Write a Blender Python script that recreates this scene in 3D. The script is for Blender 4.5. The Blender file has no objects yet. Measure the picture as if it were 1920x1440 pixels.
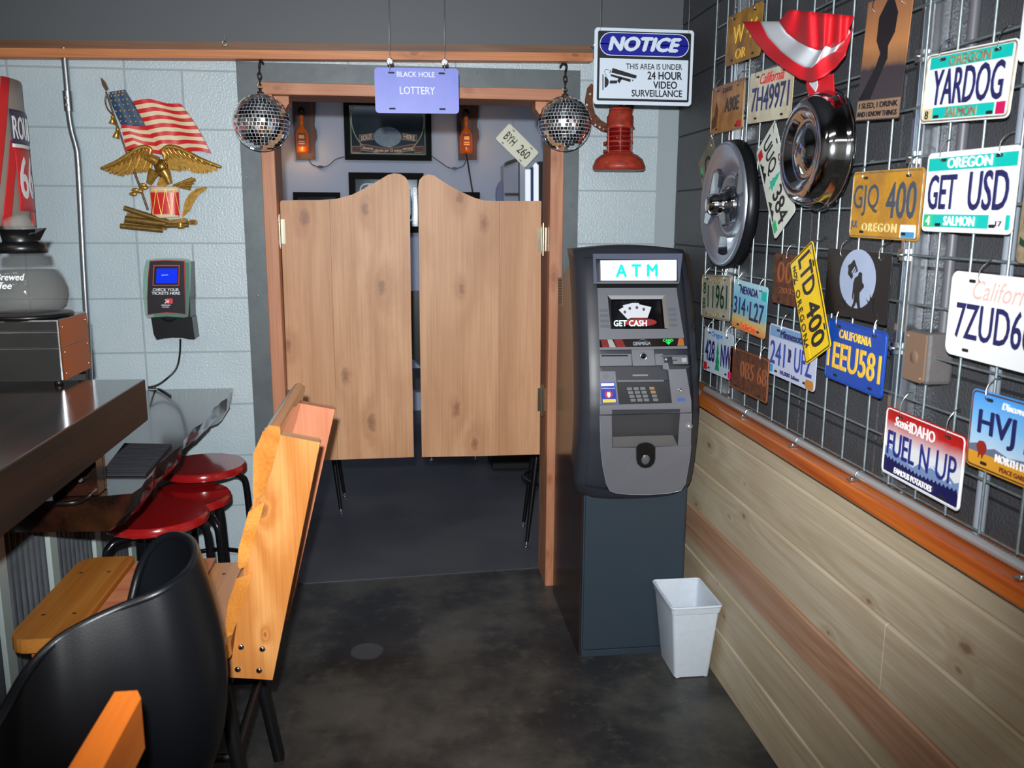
import bpy, math, random
from mathutils import Vector, Matrix
random.seed(7)
scn = bpy.context.scene
COL = scn.collection
# ------------------------------------------------------------------ camera
F = 1631.0; H = 1.55
def _n(v): return v.normalized()
_d = _n(Vector((-208, -311, F))); _u = Vector((-44, 8580, F)); _u = _n(_u - _d * _u.dot(_d)); _u = _n(_u)
_r = _u.cross(_d)
CAM = Vector((0, 0, H))
def ray(px, py):
    c = Vector((px - 960, py - 720, F))
    return Vector((_r.dot(c), _d.dot(c), -_u.dot(c)))
def at(px, py, X=None, Y=None, Z=None):
    """point of a real plane (a wall, a table top, the floor) seen at a pixel of the photograph"""
    v = ray(px, py)
    t = X / v.x if X is not None else (Y / v.y if Y is not None else (Z - H) / v.z)
    return CAM + v * t
cd = bpy.data.cameras.new('camera'); cam = bpy.data.objects.new('camera', cd); COL.objects.link(cam)
cd.sensor_width = 36; cd.lens = F / 1920 * 36; cd.clip_start = .02
cd.dof.use_dof = True; cd.dof.focus_distance = 2.9; cd.dof.aperture_fstop = 7.0
ax = Vector((_r.x, _d.x, -_u.x)); ay = -Vector((_r.y, _d.y, -_u.y)); az = -Vector((_r.z, _d.z, -_u.z))
m = Matrix((ax, ay, az)).transposed().to_4x4(); m.translation = CAM
cam.matrix_world = m; scn.camera = cam
# ------------------------------------------------------------------ light
w = bpy.data.worlds.new('world'); scn.world = w; w.use_nodes = True
w.node_tree.nodes['Background'].inputs[0].default_value = (.5, .52, .55, 1); w.node_tree.nodes['Background'].inputs[1].default_value = .05
scn.view_settings.view_transform = 'Standard'; scn.view_settings.look = 'None'
scn.view_settings.exposure = 0.0; scn.view_settings.gamma = 1; scn.view_settings.use_curve_mapping = False
def lamp(name, kind, loc, energy, color, target=None, **kw):
    l = bpy.data.lights.new(name, kind); l.energy = energy; l.color = color
    for k, v in kw.items(): setattr(l, k, v)
    o = bpy.data.objects.new(name, l); COL.objects.link(o); o.location = loc
    if target is not None: o.rotation_euler = (Vector(target) - Vector(loc)).to_track_quat('-Z', 'Y').to_euler()
    return o
# the photographer's flash just above the lens, added fill strips, and the back room's ceiling light
lamp('camera_flash', 'SPOT', (-.03, -.02, H + .115), 400, (.95, .98, 1), target=(.30, 3.5, 1.45), shadow_soft_size=.018, spot_size=math.radians(86), spot_blend=.75)
for lx_, ly_ in ((-1.6, .9), (-.2, .3), (-1.4, -1.2), (.3, -1.5)):
    lamp('ceiling_light_bar', 'AREA', (lx_, ly_, 2.70), 9, (1, .95, .88), shape='RECTANGLE', size=1.2, size_y=.14)  # unseen strips, added for fill and for reflections in chrome and mirror balls
lamp('ceiling_light_lottery_room', 'AREA', (-.2, 5.6, 2.56), 8, (.8, .85, 1), shape='RECTANGLE', size=1.4, size_y=.6)
# ------------------------------------------------------------------ helpers
def s2l(c): return c / 12.92 if c <= .04045 else ((c + .055) / 1.055) ** 2.4
def C(r, g, b, k=1.0): return tuple(min(1, s2l(v / 255) * k) for v in (r, g, b)) + (1,)
class NT:
    def __init__(s, name):
        s.m = bpy.data.materials.new(name); s.m.use_nodes = True; s.t = s.m.node_tree
        s.b = s.t.nodes['Principled BSDF']
    def n(s, kind, props=None, **ins):
        nd = s.t.nodes.new('ShaderNode' + kind)
        for k, v in (props or {}).items(): setattr(nd, k, v)
        for k, v in ins.items():
            key = int(k[1:]) if k[0] == '_' and k[1:].isdigit() else k.replace('_', ' ')
            s.set(nd.inputs[key], v)
        return nd
    def set(s, inp, v):
        if isinstance(v, bpy.types.NodeSocket): s.t.links.new(v, inp)
        elif isinstance(v, bpy.types.Node): s.t.links.new(v.outputs[0], inp)
        else: inp.default_value = v
    def math(s, op, a, b=0.0, c=0.0): return s.n('Math', {'operation': op}, _0=a, _1=b, _2=c).outputs[0]
    def vmath(s, op, a, b=(0, 0, 0)):
        nd = s.n('VectorMath', {'operation': op}, _0=a, _1=b)
        return nd.outputs['Value'] if op in ('LENGTH', 'DISTANCE', 'DOT_PRODUCT') else nd.outputs[0]
    def mix(s, f, a, b, blend='MIX'):
        nd = s.t.nodes.new('ShaderNodeMix'); nd.data_type = 'RGBA'; nd.blend_type = blend
        s.set(nd.inputs[0], f); s.set(nd.inputs[6], a); s.set(nd.inputs[7], b); return nd.outputs[2]
    def rng(s, v, a, b, c=0.0, d=1.0):
        return s.n('MapRange', {'interpolation_type': 'SMOOTHSTEP'}, _0=v, _1=a, _2=b, _3=c, _4=d).outputs[0]
    def pos(s): return s.n('NewGeometry').outputs['Position']
    def rnd(s): return s.n('ObjectInfo').outputs['Random']
    def bump(s, h, st, dist=.01): s.set(s.b.inputs['Normal'], s.n('Bump', Strength=st, Distance=dist, Height=h))
    def P(s, **k):
        for a, v in k.items(): s.set(s.b.inputs[a.replace('_', ' ')], v)
        return s
MC = {}
def M(name, col, rough=.5, metal=0.0, spec=.5, noise=None, bump=None, coat=0.0, emit=None, trans=0.0, var=0.0, alpha=1.0):
    if name in MC: return MC[name]
    t = NT(name); c = col
    if noise:                                    # (scale, other colour, amount)
        nz = t.n('TexNoise', Vector=t.pos(), Scale=noise[0], Detail=6.0, Roughness=.65)
        c = t.mix(t.rng(nz.outputs[0], .35, .68, 0, noise[2]), col, noise[1])
    if var:
        c = t.n('HueSaturation', Value=t.math('MULTIPLY_ADD', t.rnd(), var, 1 - var / 2), Color=c).outputs[0]
    t.P(Base_Color=c, Roughness=rough, Metallic=metal, Specular_IOR_Level=spec, Coat_Weight=coat, Coat_Roughness=.08, Alpha=alpha)
    if trans: t.P(Transmission_Weight=trans, IOR=1.45)
    if emit: t.P(Emission_Color=emit[0], Emission_Strength=emit[1])
    if bump:
        nz = t.n('TexNoise', Vector=t.pos(), Scale=bump[0], Detail=4.0)
        t.bump(nz.outputs[0], bump[1], bump[2] if len(bump) > 2 else .004)
    MC[name] = t.m; return t.m
def wood(name, light, dark, axis, rough=.45, rings=9.0, scale=7.0, knots=(), knotcol=(.12, .04, .015, 1), streak=None, coat=0.0, amt=.55, var=.12, red=None, mott=.25):
    if name in MC: return MC[name]
    t = NT(name); p = t.pos()
    i = 'xyz'.index(axis); s = [1.0] * 3; s[i] = .09
    off = t.n('CombineXYZ', X=t.math('MULTIPLY', t.rnd(), 9.0), Y=t.math('MULTIPLY', t.rnd(), 5.0), Z=t.math('MULTIPLY', t.rnd(), 7.0))
    q = t.vmath('ADD', t.vmath('MULTIPLY', p, tuple(s)), off)
    nz = t.n('TexNoise', Vector=q, Scale=scale, Detail=1.5, Roughness=.4).outputs[0]
    dk = None
    for (kp, ks) in knots:
        sc = [1 / ks] * 3; sc[i] = .5 / ks
        dd = t.vmath('LENGTH', t.vmath('MULTIPLY', t.vmath('SUBTRACT', p, tuple(kp)), tuple(sc)))
        dk = dd if dk is None else t.math('MINIMUM', dk, dd)
    if dk is not None: dk = t.math('ADD', dk, t.math('MULTIPLY_ADD', t.n('TexNoise', Vector=p, Scale=38.0, Detail=2.0).outputs[0], .9, -.45))
    if dk is not None: nz = t.math('ADD', nz, t.math('DIVIDE', .16, t.math('ADD', t.math('MAXIMUM', dk, 0.0), .22)))
    fr = t.math('PINGPONG', t.math('MULTIPLY', nz, rings), .5)
    ring = t.rng(fr, .03, .47)
    s2 = [1.0] * 3; s2[i] = .02
    fine = t.n('TexNoise', Vector=t.vmath('ADD', t.vmath('MULTIPLY', p, tuple(s2)), off), Scale=160.0, Detail=3.0).outputs[0]
    big = t.n('TexNoise', Vector=q, Scale=scale * .6, Detail=2.0).outputs[0]
    g = t.math('ADD', t.math('MULTIPLY', ring, amt), t.math('MULTIPLY', t.rng(fine, .35, .7), .35))
    c = t.mix(g, light, dark)
    c = t.mix(t.rng(big, .4, .7, 0, .35), c, dark)
    if red and len(red) > 2:
        zz_ = t.math('MULTIPLY_ADD', big, .09, t.n('SeparateXYZ', _0=p).outputs[2]); c = t.mix(t.rng(zz_, red[2] + .03, red[2] + .055, 0, .85), c, t.mix(g, red[0], red[1]))
    elif red: c = t.mix(t.rng(t.n('TexNoise', Vector=q, Scale=scale * .35, Detail=1.0).outputs[0], red[1], red[1] + .1), c, t.mix(g, red[0], dark))
    c = t.mix(t.rng(t.n('TexNoise', Vector=t.vmath('MULTIPLY', p, tuple(.35 if k == i else 1.0 for k in range(3))), Scale=9.0, Detail=4.0, Roughness=.6).outputs[0], .45, .75, 0, mott), c, dark)
    if dk is not None:
        c = t.mix(t.rng(dk, 2.2, .5, 0, .45), c, dark)
        c = t.mix(t.rng(dk, .75, .1, 0, .62), c, knotcol)
    c = t.n('HueSaturation', Value=t.math('MULTIPLY_ADD', t.rnd(), var, 1 - var / 2), Color=c).outputs[0]
    t.P(Base_Color=c, Roughness=rough, Coat_Weight=coat, Coat_Roughness=.12); t.bump(g, .12, .002)
    MC[name] = t.m; return t.m

class Fr:                                       # a flat frame in the room: origin, right, up, outward
    def __init__(s, O, U, V):
        s.O = Vector(O); s.U = Vector(U).normalized(); s.V = Vector(V); s.V = (s.V - s.U * s.V.dot(s.U)).normalized(); s.N = s.U.cross(s.V)
    def uv(s, px, py):
        v = ray(px, py); t = (s.O - CAM).dot(s.N) / v.dot(s.N); q = CAM + v * t - s.O
        return (q.dot(s.U), q.dot(s.V))
    def p(s, u, v, n=0.0): return s.O + s.U * u + s.V * v + s.N * n
def yfr(Y, x=0, z=0): return Fr((x, Y, z), (1, 0, 0), (0, 0, 1))      # plane facing the camera side (-Y)
def xfr(X, y=0, z=0): return Fr((X, y, z), (0, -1, 0), (0, 0, 1))     # plane of the right wall, facing -X
LOC = {}
class MB:
    def __init__(s): s.v = []; s.f = []; s.m = []; s.s = []
    def add(s, vs, fs, m=0, sm=False):
        b = len(s.v); s.v += [Vector(q) for q in vs]
        for f in fs: s.f.append([b + i for i in f]); s.m.append(m); s.s.append(sm)
        return s
    def box(s, x0, x1, y0, y1, z0, z1, m=0):
        v = [(x, y, z) for x in (x0, x1) for y in (y0, y1) for z in (z0, z1)]
        return s.add(v, [(0, 1, 3, 2), (4, 6, 7, 5), (0, 4, 5, 1), (2, 3, 7, 6), (0, 2, 6, 4), (1, 5, 7, 3)], m)
    def prism(s, fr, pts, n0, n1, m=0, sm=False):
        k = len(pts); v = [fr.p(a, b, n0) for a, b in pts] + [fr.p(a, b, n1) for a, b in pts]
        ar = sum(pts[i][0] * pts[(i + 1) % k][1] - pts[(i + 1) % k][0] * pts[i][1] for i in range(k))
        top = list(range(k, 2 * k)); bot = list(range(k))[::-1]
        sd = [(i, (i + 1) % k, k + (i + 1) % k, k + i) for i in range(k)]
        if (ar < 0) != (n1 < n0): top = top[::-1]; bot = bot[::-1]; sd = [q[::-1] for q in sd]
        s.add(v, [top, bot], m); s.add(v, sd, m, sm); return s
    def px(s, fr, pts, n0, n1, m=0, sm=False): return s.prism(fr, [fr.uv(*q) for q in pts], n0, n1, m, sm)
    def rect(s, fr, u0, u1, v0, v1, n0, n1, m=0, r=0):
        return s.prism(fr, rr(u0, u1, v0, v1, r), n0, n1, m)
    def tube(s, pts, r, n=10, m=0, cap=True, closed=False):
        pts = [Vector(q) for q in pts]; K = len(pts); rs = r if isinstance(r, (list, tuple)) else [r] * K
        vs = []; pu = None
        for i, q in enumerate(pts):
            if closed: t = pts[(i + 1) % K] - pts[i - 1]
            else: t = pts[min(i + 1, K - 1)] - pts[max(i - 1, 0)]
            t.normalize()
            if pu is None: pu = t.orthogonal().normalized()
            pu = (pu - t * pu.dot(t)).normalized(); pv = t.cross(pu)
            for j in range(n):
                a = 2 * math.pi * j / n; vs.append(q + (pu * math.cos(a) + pv * math.sin(a)) * rs[i])
        fs = []
        for i in range(K if closed else K - 1):
            i2 = (i + 1) % K
            for j in range(n): fs.append((i * n + j, i * n + (j + 1) % n, i2 * n + (j + 1) % n, i2 * n + j))
        s.add(vs, fs, m, True)
        if cap and not closed: s.add(vs, [list(range(n))[::-1], list(range((K - 1) * n, K * n))], m)
        return s
    def lathe(s, O, A, prof, n=32, m=0, sm=True, ang=2 * math.pi):
        O = Vector(O); A = Vector(A).normalized(); pu = A.orthogonal().normalized(); pv = A.cross(pu); vs = []
        full = ang > 6.28; c = n if full else n + 1
        for r, z in prof:
            for j in range(c):
                a = ang * j / n; vs.append(O + A * z + (pu * math.cos(a) + pv * math.sin(a)) * r)
        fs = []
        for i in range(len(prof) - 1):
            for j in range(n):
                j2 = (j + 1) % c; fs.append((i * c + j, i * c + j2, (i + 1) * c + j2, (i + 1) * c + j))
        return s.add(vs, fs, m, sm)
    def ball(s, c, r, sc=(1, 1, 1), n=16, k=10, m=0):
        c = Vector(c); vs = []; fs = []
        for i in range(k + 1):
            th = math.pi * i / k
            for j in range(n):
                a = 2 * math.pi * j / n
                vs.append(c + Vector((math.sin(th) * math.cos(a) * r * sc[0], math.sin(th) * math.sin(a) * r * sc[1], math.cos(th) * r * sc[2])))
        for i in range(k):
            for j in range(n): fs.append((i * n + j, (i + 1) * n + j, (i + 1) * n + (j + 1) % n, i * n + (j + 1) % n))
        return s.add(vs, fs, m, True)
    def grid(s, fn, nu, nv, m=0, sm=True, closeu=False):
        c = nu if closeu else nu + 1
        vs = [fn(i / nu, j / nv) for j in range(nv + 1) for i in range(c)]
        fs = [(j * c + i, j * c + (i + 1) % c, (j + 1) * c + (i + 1) % c, (j + 1) * c + i) for j in range(nv) for i in range(nu)]
        return s.add(vs, fs, m, sm)
    def slab(s, fn, fn2, nu, nv, m=0, sm=True):  # closed shell between two gridded surfaces
        s.grid(fn, nu, nv, m, sm); b = len(s.v); s.grid(fn2, nu, nv, m, sm)
        for q in range(len(s.f) - nu * nv, len(s.f)): s.f[q] = s.f[q][::-1]
        c = nu + 1; a = b - c * (nv + 1)
        for i in range(nu):
            for (r0) in (0, nv):
                q = [a + r0 * c + i, a + r0 * c + i + 1, b + r0 * c + i + 1, b + r0 * c + i]
                s.f.append(q[::-1] if r0 == 0 else q); s.m.append(m); s.s.append(False)
        for j in range(nv):
            for (c0) in (0, nu):
                q = [a + j * c + c0, a + (j + 1) * c + c0, b + (j + 1) * c + c0, b + j * c + c0]
                s.f.append(q if c0 == 0 else q[::-1]); s.m.append(m); s.s.append(False)
        return s
    def build(s, name, mats, parent=None, bevel=0, loc=None, seg=2, sharp=None, solid=0, fix=False, uvf=None):
        if not isinstance(mats, (list, tuple)): mats = [mats]
        me = bpy.data.meshes.new(name)
        if parent is not None: off = LOC[parent.name]
        else:
            off = Vector(loc) if loc is not None else sum(s.v, Vector()) / len(s.v)
        me.from_pydata([tuple(q - off) for q in s.v], [], s.f)
        for mt in mats: me.materials.append(mt)
        me.polygons.foreach_set('material_index', s.m); me.polygons.foreach_set('use_smooth', s.s)
        if uvf:
            ul = me.uv_layers.new(name='UVMap')
            for lp in me.loops:
                q = me.vertices[lp.vertex_index].co + off - uvf[0].O
                ul.data[lp.index].uv = (q.dot(uvf[0].U) / uvf[1] + .5, q.dot(uvf[0].V) / uvf[2] + .5)
        me.update()
        if fix:
            import bmesh
            bm = bmesh.new(); bm.from_mesh(me); bmesh.ops.recalc_face_normals(bm, faces=bm.faces); bm.to_mesh(me); bm.free()
        if sharp: me.set_sharp_from_angle(angle=math.radians(sharp))
        o = bpy.data.objects.new(name, me); COL.objects.link(o)
        if parent is not None:
            o.parent = parent; LOC[o.name] = off
        else: o.location = off; LOC[o.name] = off
        if solid:
            md = o.modifiers.new('solid', 'SOLIDIFY'); md.thickness = solid; md.offset = 0
        if bevel:
            md = o.modifiers.new('bevel', 'BEVEL'); md.width = bevel; md.segments = seg; md.limit_method = 'ANGLE'; md.angle_limit = math.radians(40)
        return o
def rr(u0, u1, v0, v1, r=0, n=5):
    if r <= 0: return [(u0, v0), (u1, v0), (u1, v1), (u0, v1)]
    out = []
    for cx, cy, a0 in ((u1 - r, v0 + r, -90), (u1 - r, v1 - r, 0), (u0 + r, v1 - r, 90), (u0 + r, v0 + r, 180)):
        for k in range(n + 1):
            a = math.radians(a0 + 90 * k / n); out.append((cx + r * math.cos(a), cy + r * math.sin(a)))
    return out
def ell(u, v, a, b=None, n=28, t0=0, t1=360):
    b = a if b is None else b
    return [(u + a * math.cos(math.radians(t0 + (t1 - t0) * k / n)), v + b * math.sin(math.radians(t0 + (t1 - t0) * k / n))) for k in range(n + (0 if t1 - t0 == 360 else 1))]
def tag(o, label=None, cat=None, group=None, kind=None):
    if label: o['label'] = label
    if cat: o['category'] = cat
    if group: o['group'] = group
    if kind: o['kind'] = kind
    return o
def thing(name, loc, label, cat, group=None):
    o = bpy.data.objects.new(name, None); COL.objects.link(o); o.location = loc; LOC[o.name] = Vector(loc)
    o.empty_display_size = .05
    return tag(o, label, cat, group)
def setting(name, loc=(0, 0, 0)):
    o = bpy.data.objects.new(name, None); COL.objects.link(o); o.location = loc; LOC[o.name] = Vector(loc); o['kind'] = 'structure'; return o
def copy_tree(o, loc=None, parent=None):
    c = o.copy(); COL.objects.link(c)
    if parent is not None: c.parent = parent
    if loc is not None: c.location = loc; LOC[c.name] = Vector(loc)
    for ch in o.children: copy_tree(ch, None, c)
    return c
TXC = {}
def glyphs(s, bold=0.0, shear=0.0, space=1.0):
    key = (s, bold, shear, space)
    if key not in TXC:
        cu = bpy.data.curves.new('t', 'FONT'); cu.body = s; cu.shear = shear; cu.space_character = space
        cu.extrude = .5; cu.resolution_u = 3
        o = bpy.data.objects.new('t', cu); COL.objects.link(o)
        me = bpy.data.meshes.new_from_object(o.evaluated_get(bpy.context.evaluated_depsgraph_get()))
        vs = [v.co.copy() for v in me.vertices]; fs = [list(p.vertices) for p in me.polygons]
        if bold > 0:
            b0 = list(vs); f0 = list(fs)
            for iz, (dx, dy) in enumerate(((-bold, 0), (bold, 0), (0, bold * .8), (0, -bold * .8))):
                k0 = len(vs); vs += [Vector((v.x + dx, v.y + dy, v.z - (.1 + .1 * iz if v.z > 0 else 0))) for v in b0]; fs += [[i + k0 for i in q] for q in f0]
        x0 = min(v.x for v in vs); x1 = max(v.x for v in vs); y0 = min(v.y for v in vs); y1 = max(v.y for v in vs)
        TXC[key] = ([((v.x - x0) / (x1 - x0), (v.y - y0) / (y1 - y0), v.z + .5) for v in vs], fs)
        bpy.data.objects.remove(o); bpy.data.curves.remove(cu); bpy.data.meshes.remove(me)
    return TXC[key]
def text(mb, s, fr, quad, n0, n1, m=0, bold=0.0, shear=0.0, space=1.0):
    """lettering filling a quad (TL, TR, BR, BL) given in the frame's own u, v"""
    vs, fs = glyphs(s, bold, shear, space); out = []
    (a, b, c, d) = [Vector(q) for q in quad]
    for x, y, z in vs:
        q = (d * (1 - x) + c * x) * (1 - y) + (a * (1 - x) + b * x) * y
        out.append(fr.p(q.x, q.y, n0 + (n1 - n0) * z))
    mb.add(out, fs, m)
def textr(mb, s, fr, u0, u1, v0, v1, n0, n1, m=0, **k): text(mb, s, fr, [(u0, v1), (u1, v1), (u1, v0), (u0, v0)], n0, n1, m, **k)
def textpx(mb, s, fr, q, n0, n1, m=0, **k): text(mb, s, fr, [fr.uv(*a) for a in q], n0, n1, m, **k)
def spline(pts, n=8):
    pts = [Vector(q) for q in pts]; out = []
    for i in range(len(pts) - 1):
        p0 = pts[max(i - 1, 0)]; p1 = pts[i]; p2 = pts[i + 1]; p3 = pts[min(i + 2, len(pts) - 1)]
        for k in range(n):
            t = k / n
            out.append(.5 * ((2 * p1) + (p2 - p0) * t + (2 * p0 - 5 * p1 + 4 * p2 - p3) * t * t + (3 * p1 - p0 - 3 * p2 + p3) * t ** 3))
    return out + [pts[-1]]
# ------------------------------------------------------------------ materials
K = 1.08
black = M('black_satin', C(14, 14, 16), .35)
blackm = M('black_matte', C(20, 20, 21), .7)
chrome = M('chrome', C(225, 228, 232), .12, 1.0)
steel = M('brushed_steel', C(190, 193, 196), .3, 1.0)
galv = M('galvanised_wire', C(165, 178, 182), .4, .75, noise=(60, C(120, 135, 140), .6))
white = M('white_paint', C(235, 238, 240), .35)
blockw = M('pale_block_paint', C(176, 190, 196, K), .32, spec=.6, bump=(130, .55, .004), noise=(5, C(164, 181, 188, K), .6), var=.05)
mortw = M('pale_mortar', C(146, 158, 163, K), .45)
blockd = M('charcoal_block_paint', C(66, 68, 72), .42, bump=(150, .7, .005), noise=(7, C(78, 79, 82), .5), var=.06)
mortd = M('charcoal_mortar', C(40, 41, 44), .6)
gold = M('antique_gold', C(204, 158, 74), .3, .65, noise=(110, C(128, 90, 34), .6))
goldl = M('bright_gold', C(225, 185, 100), .3, .6)
red_p = M('red_paint', C(205, 38, 38), .35)
cream = M('cream_paint', C(222, 200, 165), .45)
rustm = M('rust', C(110, 62, 38), .8, noise=(45, C(70, 40, 26), .9), bump=(160, .5))
# ------------------------------------------------------------------ floor
t = NT('sealed_concrete'); p = t.pos()
n1 = t.n('TexNoise', Vector=p, Scale=2.6, Detail=7.0, Roughness=.62).outputs[0]; n2 = t.n('TexNoise', Vector=p, Scale=14.0, Detail=6.0, Roughness=.7).outputs[0]
c = t.mix(t.rng(n1, .36, .66), C(37, 39, 43), C(78, 77, 72)); c = t.mix(t.rng(n2, .5, .75, 0, .5), c, C(96, 93, 86))
sp = at(700, 1210, Z=0); sp2 = at(688, 1221, Z=0)
warp = t.math('MULTIPLY_ADD', n2, .25, t.vmath('LENGTH', t.vmath('MULTIPLY', t.vmath('SUBTRACT', p, tuple(sp)), (1, .8, 1))))
c = t.mix(t.rng(warp, .36, .24, 0, .8), c, C(24, 24, 25))
d2 = t.vmath('LENGTH', t.vmath('MULTIPLY', t.vmath('SUBTRACT', p, tuple(sp2)), (1, .9, 1)))
c = t.mix(t.rng(t.math('MULTIPLY_ADD', n2, .02, d2), .072, .062), c, C(66, 69, 72))
cr = t.n('TexVoronoi', {'feature': 'DISTANCE_TO_EDGE'}, Vector=t.vmath('ADD', p, t.vmath('MULTIPLY', t.n('TexNoise', Vector=p, Scale=3.0).outputs[1], (.5, .5, .5))), Scale=1.1).outputs[0]
c = t.mix(t.rng(cr, .003, .0005, 0, .12), c, C(90, 86, 76))
t.P(Base_Color=c, Roughness=t.rng(n1, .3, .7, .5, .38), Specular_IOR_Level=.4); t.bump(n2, .15, .003); M_FLOOR = t.m
t = NT('speckled_concrete'); p = t.pos()
n1 = t.n('TexNoise', Vector=p, Scale=2.0, Detail=5.0).outputs[0]; vo = t.n('TexVoronoi', Vector=p, Scale=26.0).outputs[0]
c = t.mix(t.rng(n1, .35, .65), C(60, 62, 68, 1.3), C(72, 73, 77, 1.3)); c = t.mix(t.rng(vo, .11, .07, 0, .8), c, C(22, 22, 24))
t.P(Base_Color=c, Roughness=.45); M_FLOOR2 = t.m
TY0 = at(570, 1095, Z=0); TY1 = at(1000, 1066, Z=0)
def ty(x): return TY0.y + (x - TY0.x) / (TY1.x - TY0.x) * (TY1.y - TY0.y)
def poly(name, pts, z0, z1, mat):
    mb = MB(); mb.prism(Fr((0, 0, 0), (1, 0, 0), (0, 1, 0)), pts, z0, z1); return tag(mb.build(name, mat), kind='structure')
poly('floor', [(-3, -2.6), (1.3, -2.6), (1.3, ty(1.3)), (-3, ty(-3))], -.1, 0, M_FLOOR)
poly('floor_back', [(-3, ty(-3)), (1.3, ty(1.3)), (1.6, ty(1.3)), (1.6, 7.2), (-3, 7.2)], -.1, .004, M_FLOOR2)
FY = 7.0
# ------------------------------------------------------------------ block walls
BY = 3.50; OX0, OX1, OZ = -.535, .655, 2.06
CH = .2105; Z0 = 1.4510 - 7 * CH
wb = setting('wall_back', (0, BY, 0))
mb = MB()
for (a, b, c0, d0) in ((-3, OX0, -.05, 2.8), (OX1, 1.3, -.05, 2.8), (OX0, OX1, OZ, 2.8)): mb.box(a, b, BY + .004, BY + .16, c0, d0)
mb.build('mortar', mortw, wb)
wallsurf = BY
def blk(mb_or, fr, u0, u1, v0, v1, mat, par):
    g = .0035; q = MB(); q.rect(fr, u0 + g, u1 - g, v0 + g, v1 - g, -.012, .0); return q.build('concrete_block', mat, par, bevel=.0035, seg=1)
fb = yfr(BY)
edges = [-.9975 + .405 * k for k in range(-5, 6)]
for r in range(0, 11):
    z0, z1 = Z0 + r * CH, Z0 + (r + 1) * CH
    if z0 > 2.17: break
    z0 = max(z0, 0); z1 = min(z1, 2.16)
    for k in range(len(edges) - 1):
        cuts = [edges[k], edges[k + 1]]
        if r in (6, 9) and k >= 0: cuts = [edges[k], edges[k] + .2025, edges[k + 1]]
        for a, b in zip(cuts, cuts[1:]):
            if b < -2.2: continue
            segs = [(a, min(b, 1.107))]
            if z0 < OZ:
                s2 = []
                for (p0, q0) in segs:
                    if p0 < OX0: s2.append((p0, min(q0, OX0)))
                    if q0 > OX1: s2.append((max(p0, OX1), q0))
                segs = s2
            for (p0, q0) in segs:
                if q0 - p0 > .02: blk(None, fb, p0, q0, z0, z1, blockw, wb)
q = MB(); q.box(-3, 1.107, BY - .002, BY + .01, 2.165, 2.8); q.build('upper_band', M('grey_upper_paint', C(84, 88, 92), .5), wb)
# right wall
WX = 1.107
wr = setting('wall_right', (WX, 1, 0)); mb = MB(); mb.box(WX + .004, WX + .2, -2.6, 3.6, -.05, 2.8); mb.build('mortar', mortd, wr)
fx = xfr(WX)
for r in range(4, 12):
    z0, z1 = Z0 + r * CH, Z0 + (r + 1) * CH
    for k in range(0, 9):
        a, b = 3.50 - .405 * k, 3.50 - .405 * (k + 1)
        blk(None, fx, -a, -b, z0, z1, blockd, wr)
# pine wainscot
PX = 1.05
seams = [at(1318, 791, X=PX).z, at(1313, 876, X=PX).z]; ph = seams[0] - seams[1]
print('plank seams', seams, ph)
def K3(px, py, s): return (tuple(at(px, py, X=PX)), s)
pine = dict(light=C(200, 187, 162), dark=C(170, 148, 116), rough=.5, rings=11.0, scale=6.0, amt=.3, var=.06, knotcol=C(112, 62, 36))
pm = [wood('pine_plank_%d' % i, axis='y', knots=kn, **dict(pine, **ex)) for i, (kn, ex) in enumerate([
    ((), {}),
    ((K3(1330, 835, .018), K3(1396, 907, .004), K3(1628, 1127, .012), K3(1798, 1257, .014), K3(1810, 1215, .02)), {}),
    ((K3(1395, 968, .016), K3(1367, 968, .008), K3(1305, 945, .012), K3(1554, 1187, .010)), {}),
    ((K3(1470, 1092, .02), K3(1630, 1260, .02)), dict(red=(C(188, 142, 112), C(148, 92, 66), seams[0] - 3 * ph + .055))),
    ((K3(1357, 1155, .014), K3(1345, 1095, .006)), {}),
    ((K3(1480, 1330, .02),), {})])]
zt = at(1318, 767, X=1.0).z
lev = [zt] + [seams[0] - i * ph for i in range(6)] + [0]
lev = [z for z in lev if z >= 0]
vj = at(1655, 1230, X=PX).y
for i in range(len(lev) - 1):
    spans = [(3.40, -2.5)] if i != 2 else [(3.40, vj), (vj, -2.5)]
    for a, b in spans:
        q = MB(); z1, z0 = lev[i], lev[i + 1]; bv = .009
        pts = [(PX + .018, z0), (PX, z0 + .003), (PX, z1 - bv), (PX + .012, z1 - .001), (PX + .018, z1)]
        v = [(x, a, z) for x, z in pts] + [(x, b, z) for x, z in pts]; kk = 5
        q.add(v, [(0, 1, 2, 3, 4)[::-1], (5, 6, 7, 8, 9)] + [(j, (j + 1) % 5, 5 + (j + 1) % 5, 5 + j) for j in range(5)])
        q.build('plank', pm[min(i, 5)], wr, fix=True, bevel=.0012 if len(spans) > 1 else 0, seg=1)
q = MB(); q.box(PX + .018, WX + .01, -2.5, 3.42, 0, zt); q.build('furring', pm[0], wr)
# ledge on the wainscot
ledge = MB(); ledge.box(1.0, WX + .003, -2.5, 3.42, zt, zt + .038)
o = ledge.build('trim_1', wood('orange_stained_ledge', C(206, 112, 44), C(150, 58, 14), 'y', rough=.3, rings=5.0, coat=.4, amt=.5, red=(C(190, 132, 48), .52)), bevel=.006, seg=3); tag(o, kind='structure')
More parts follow.
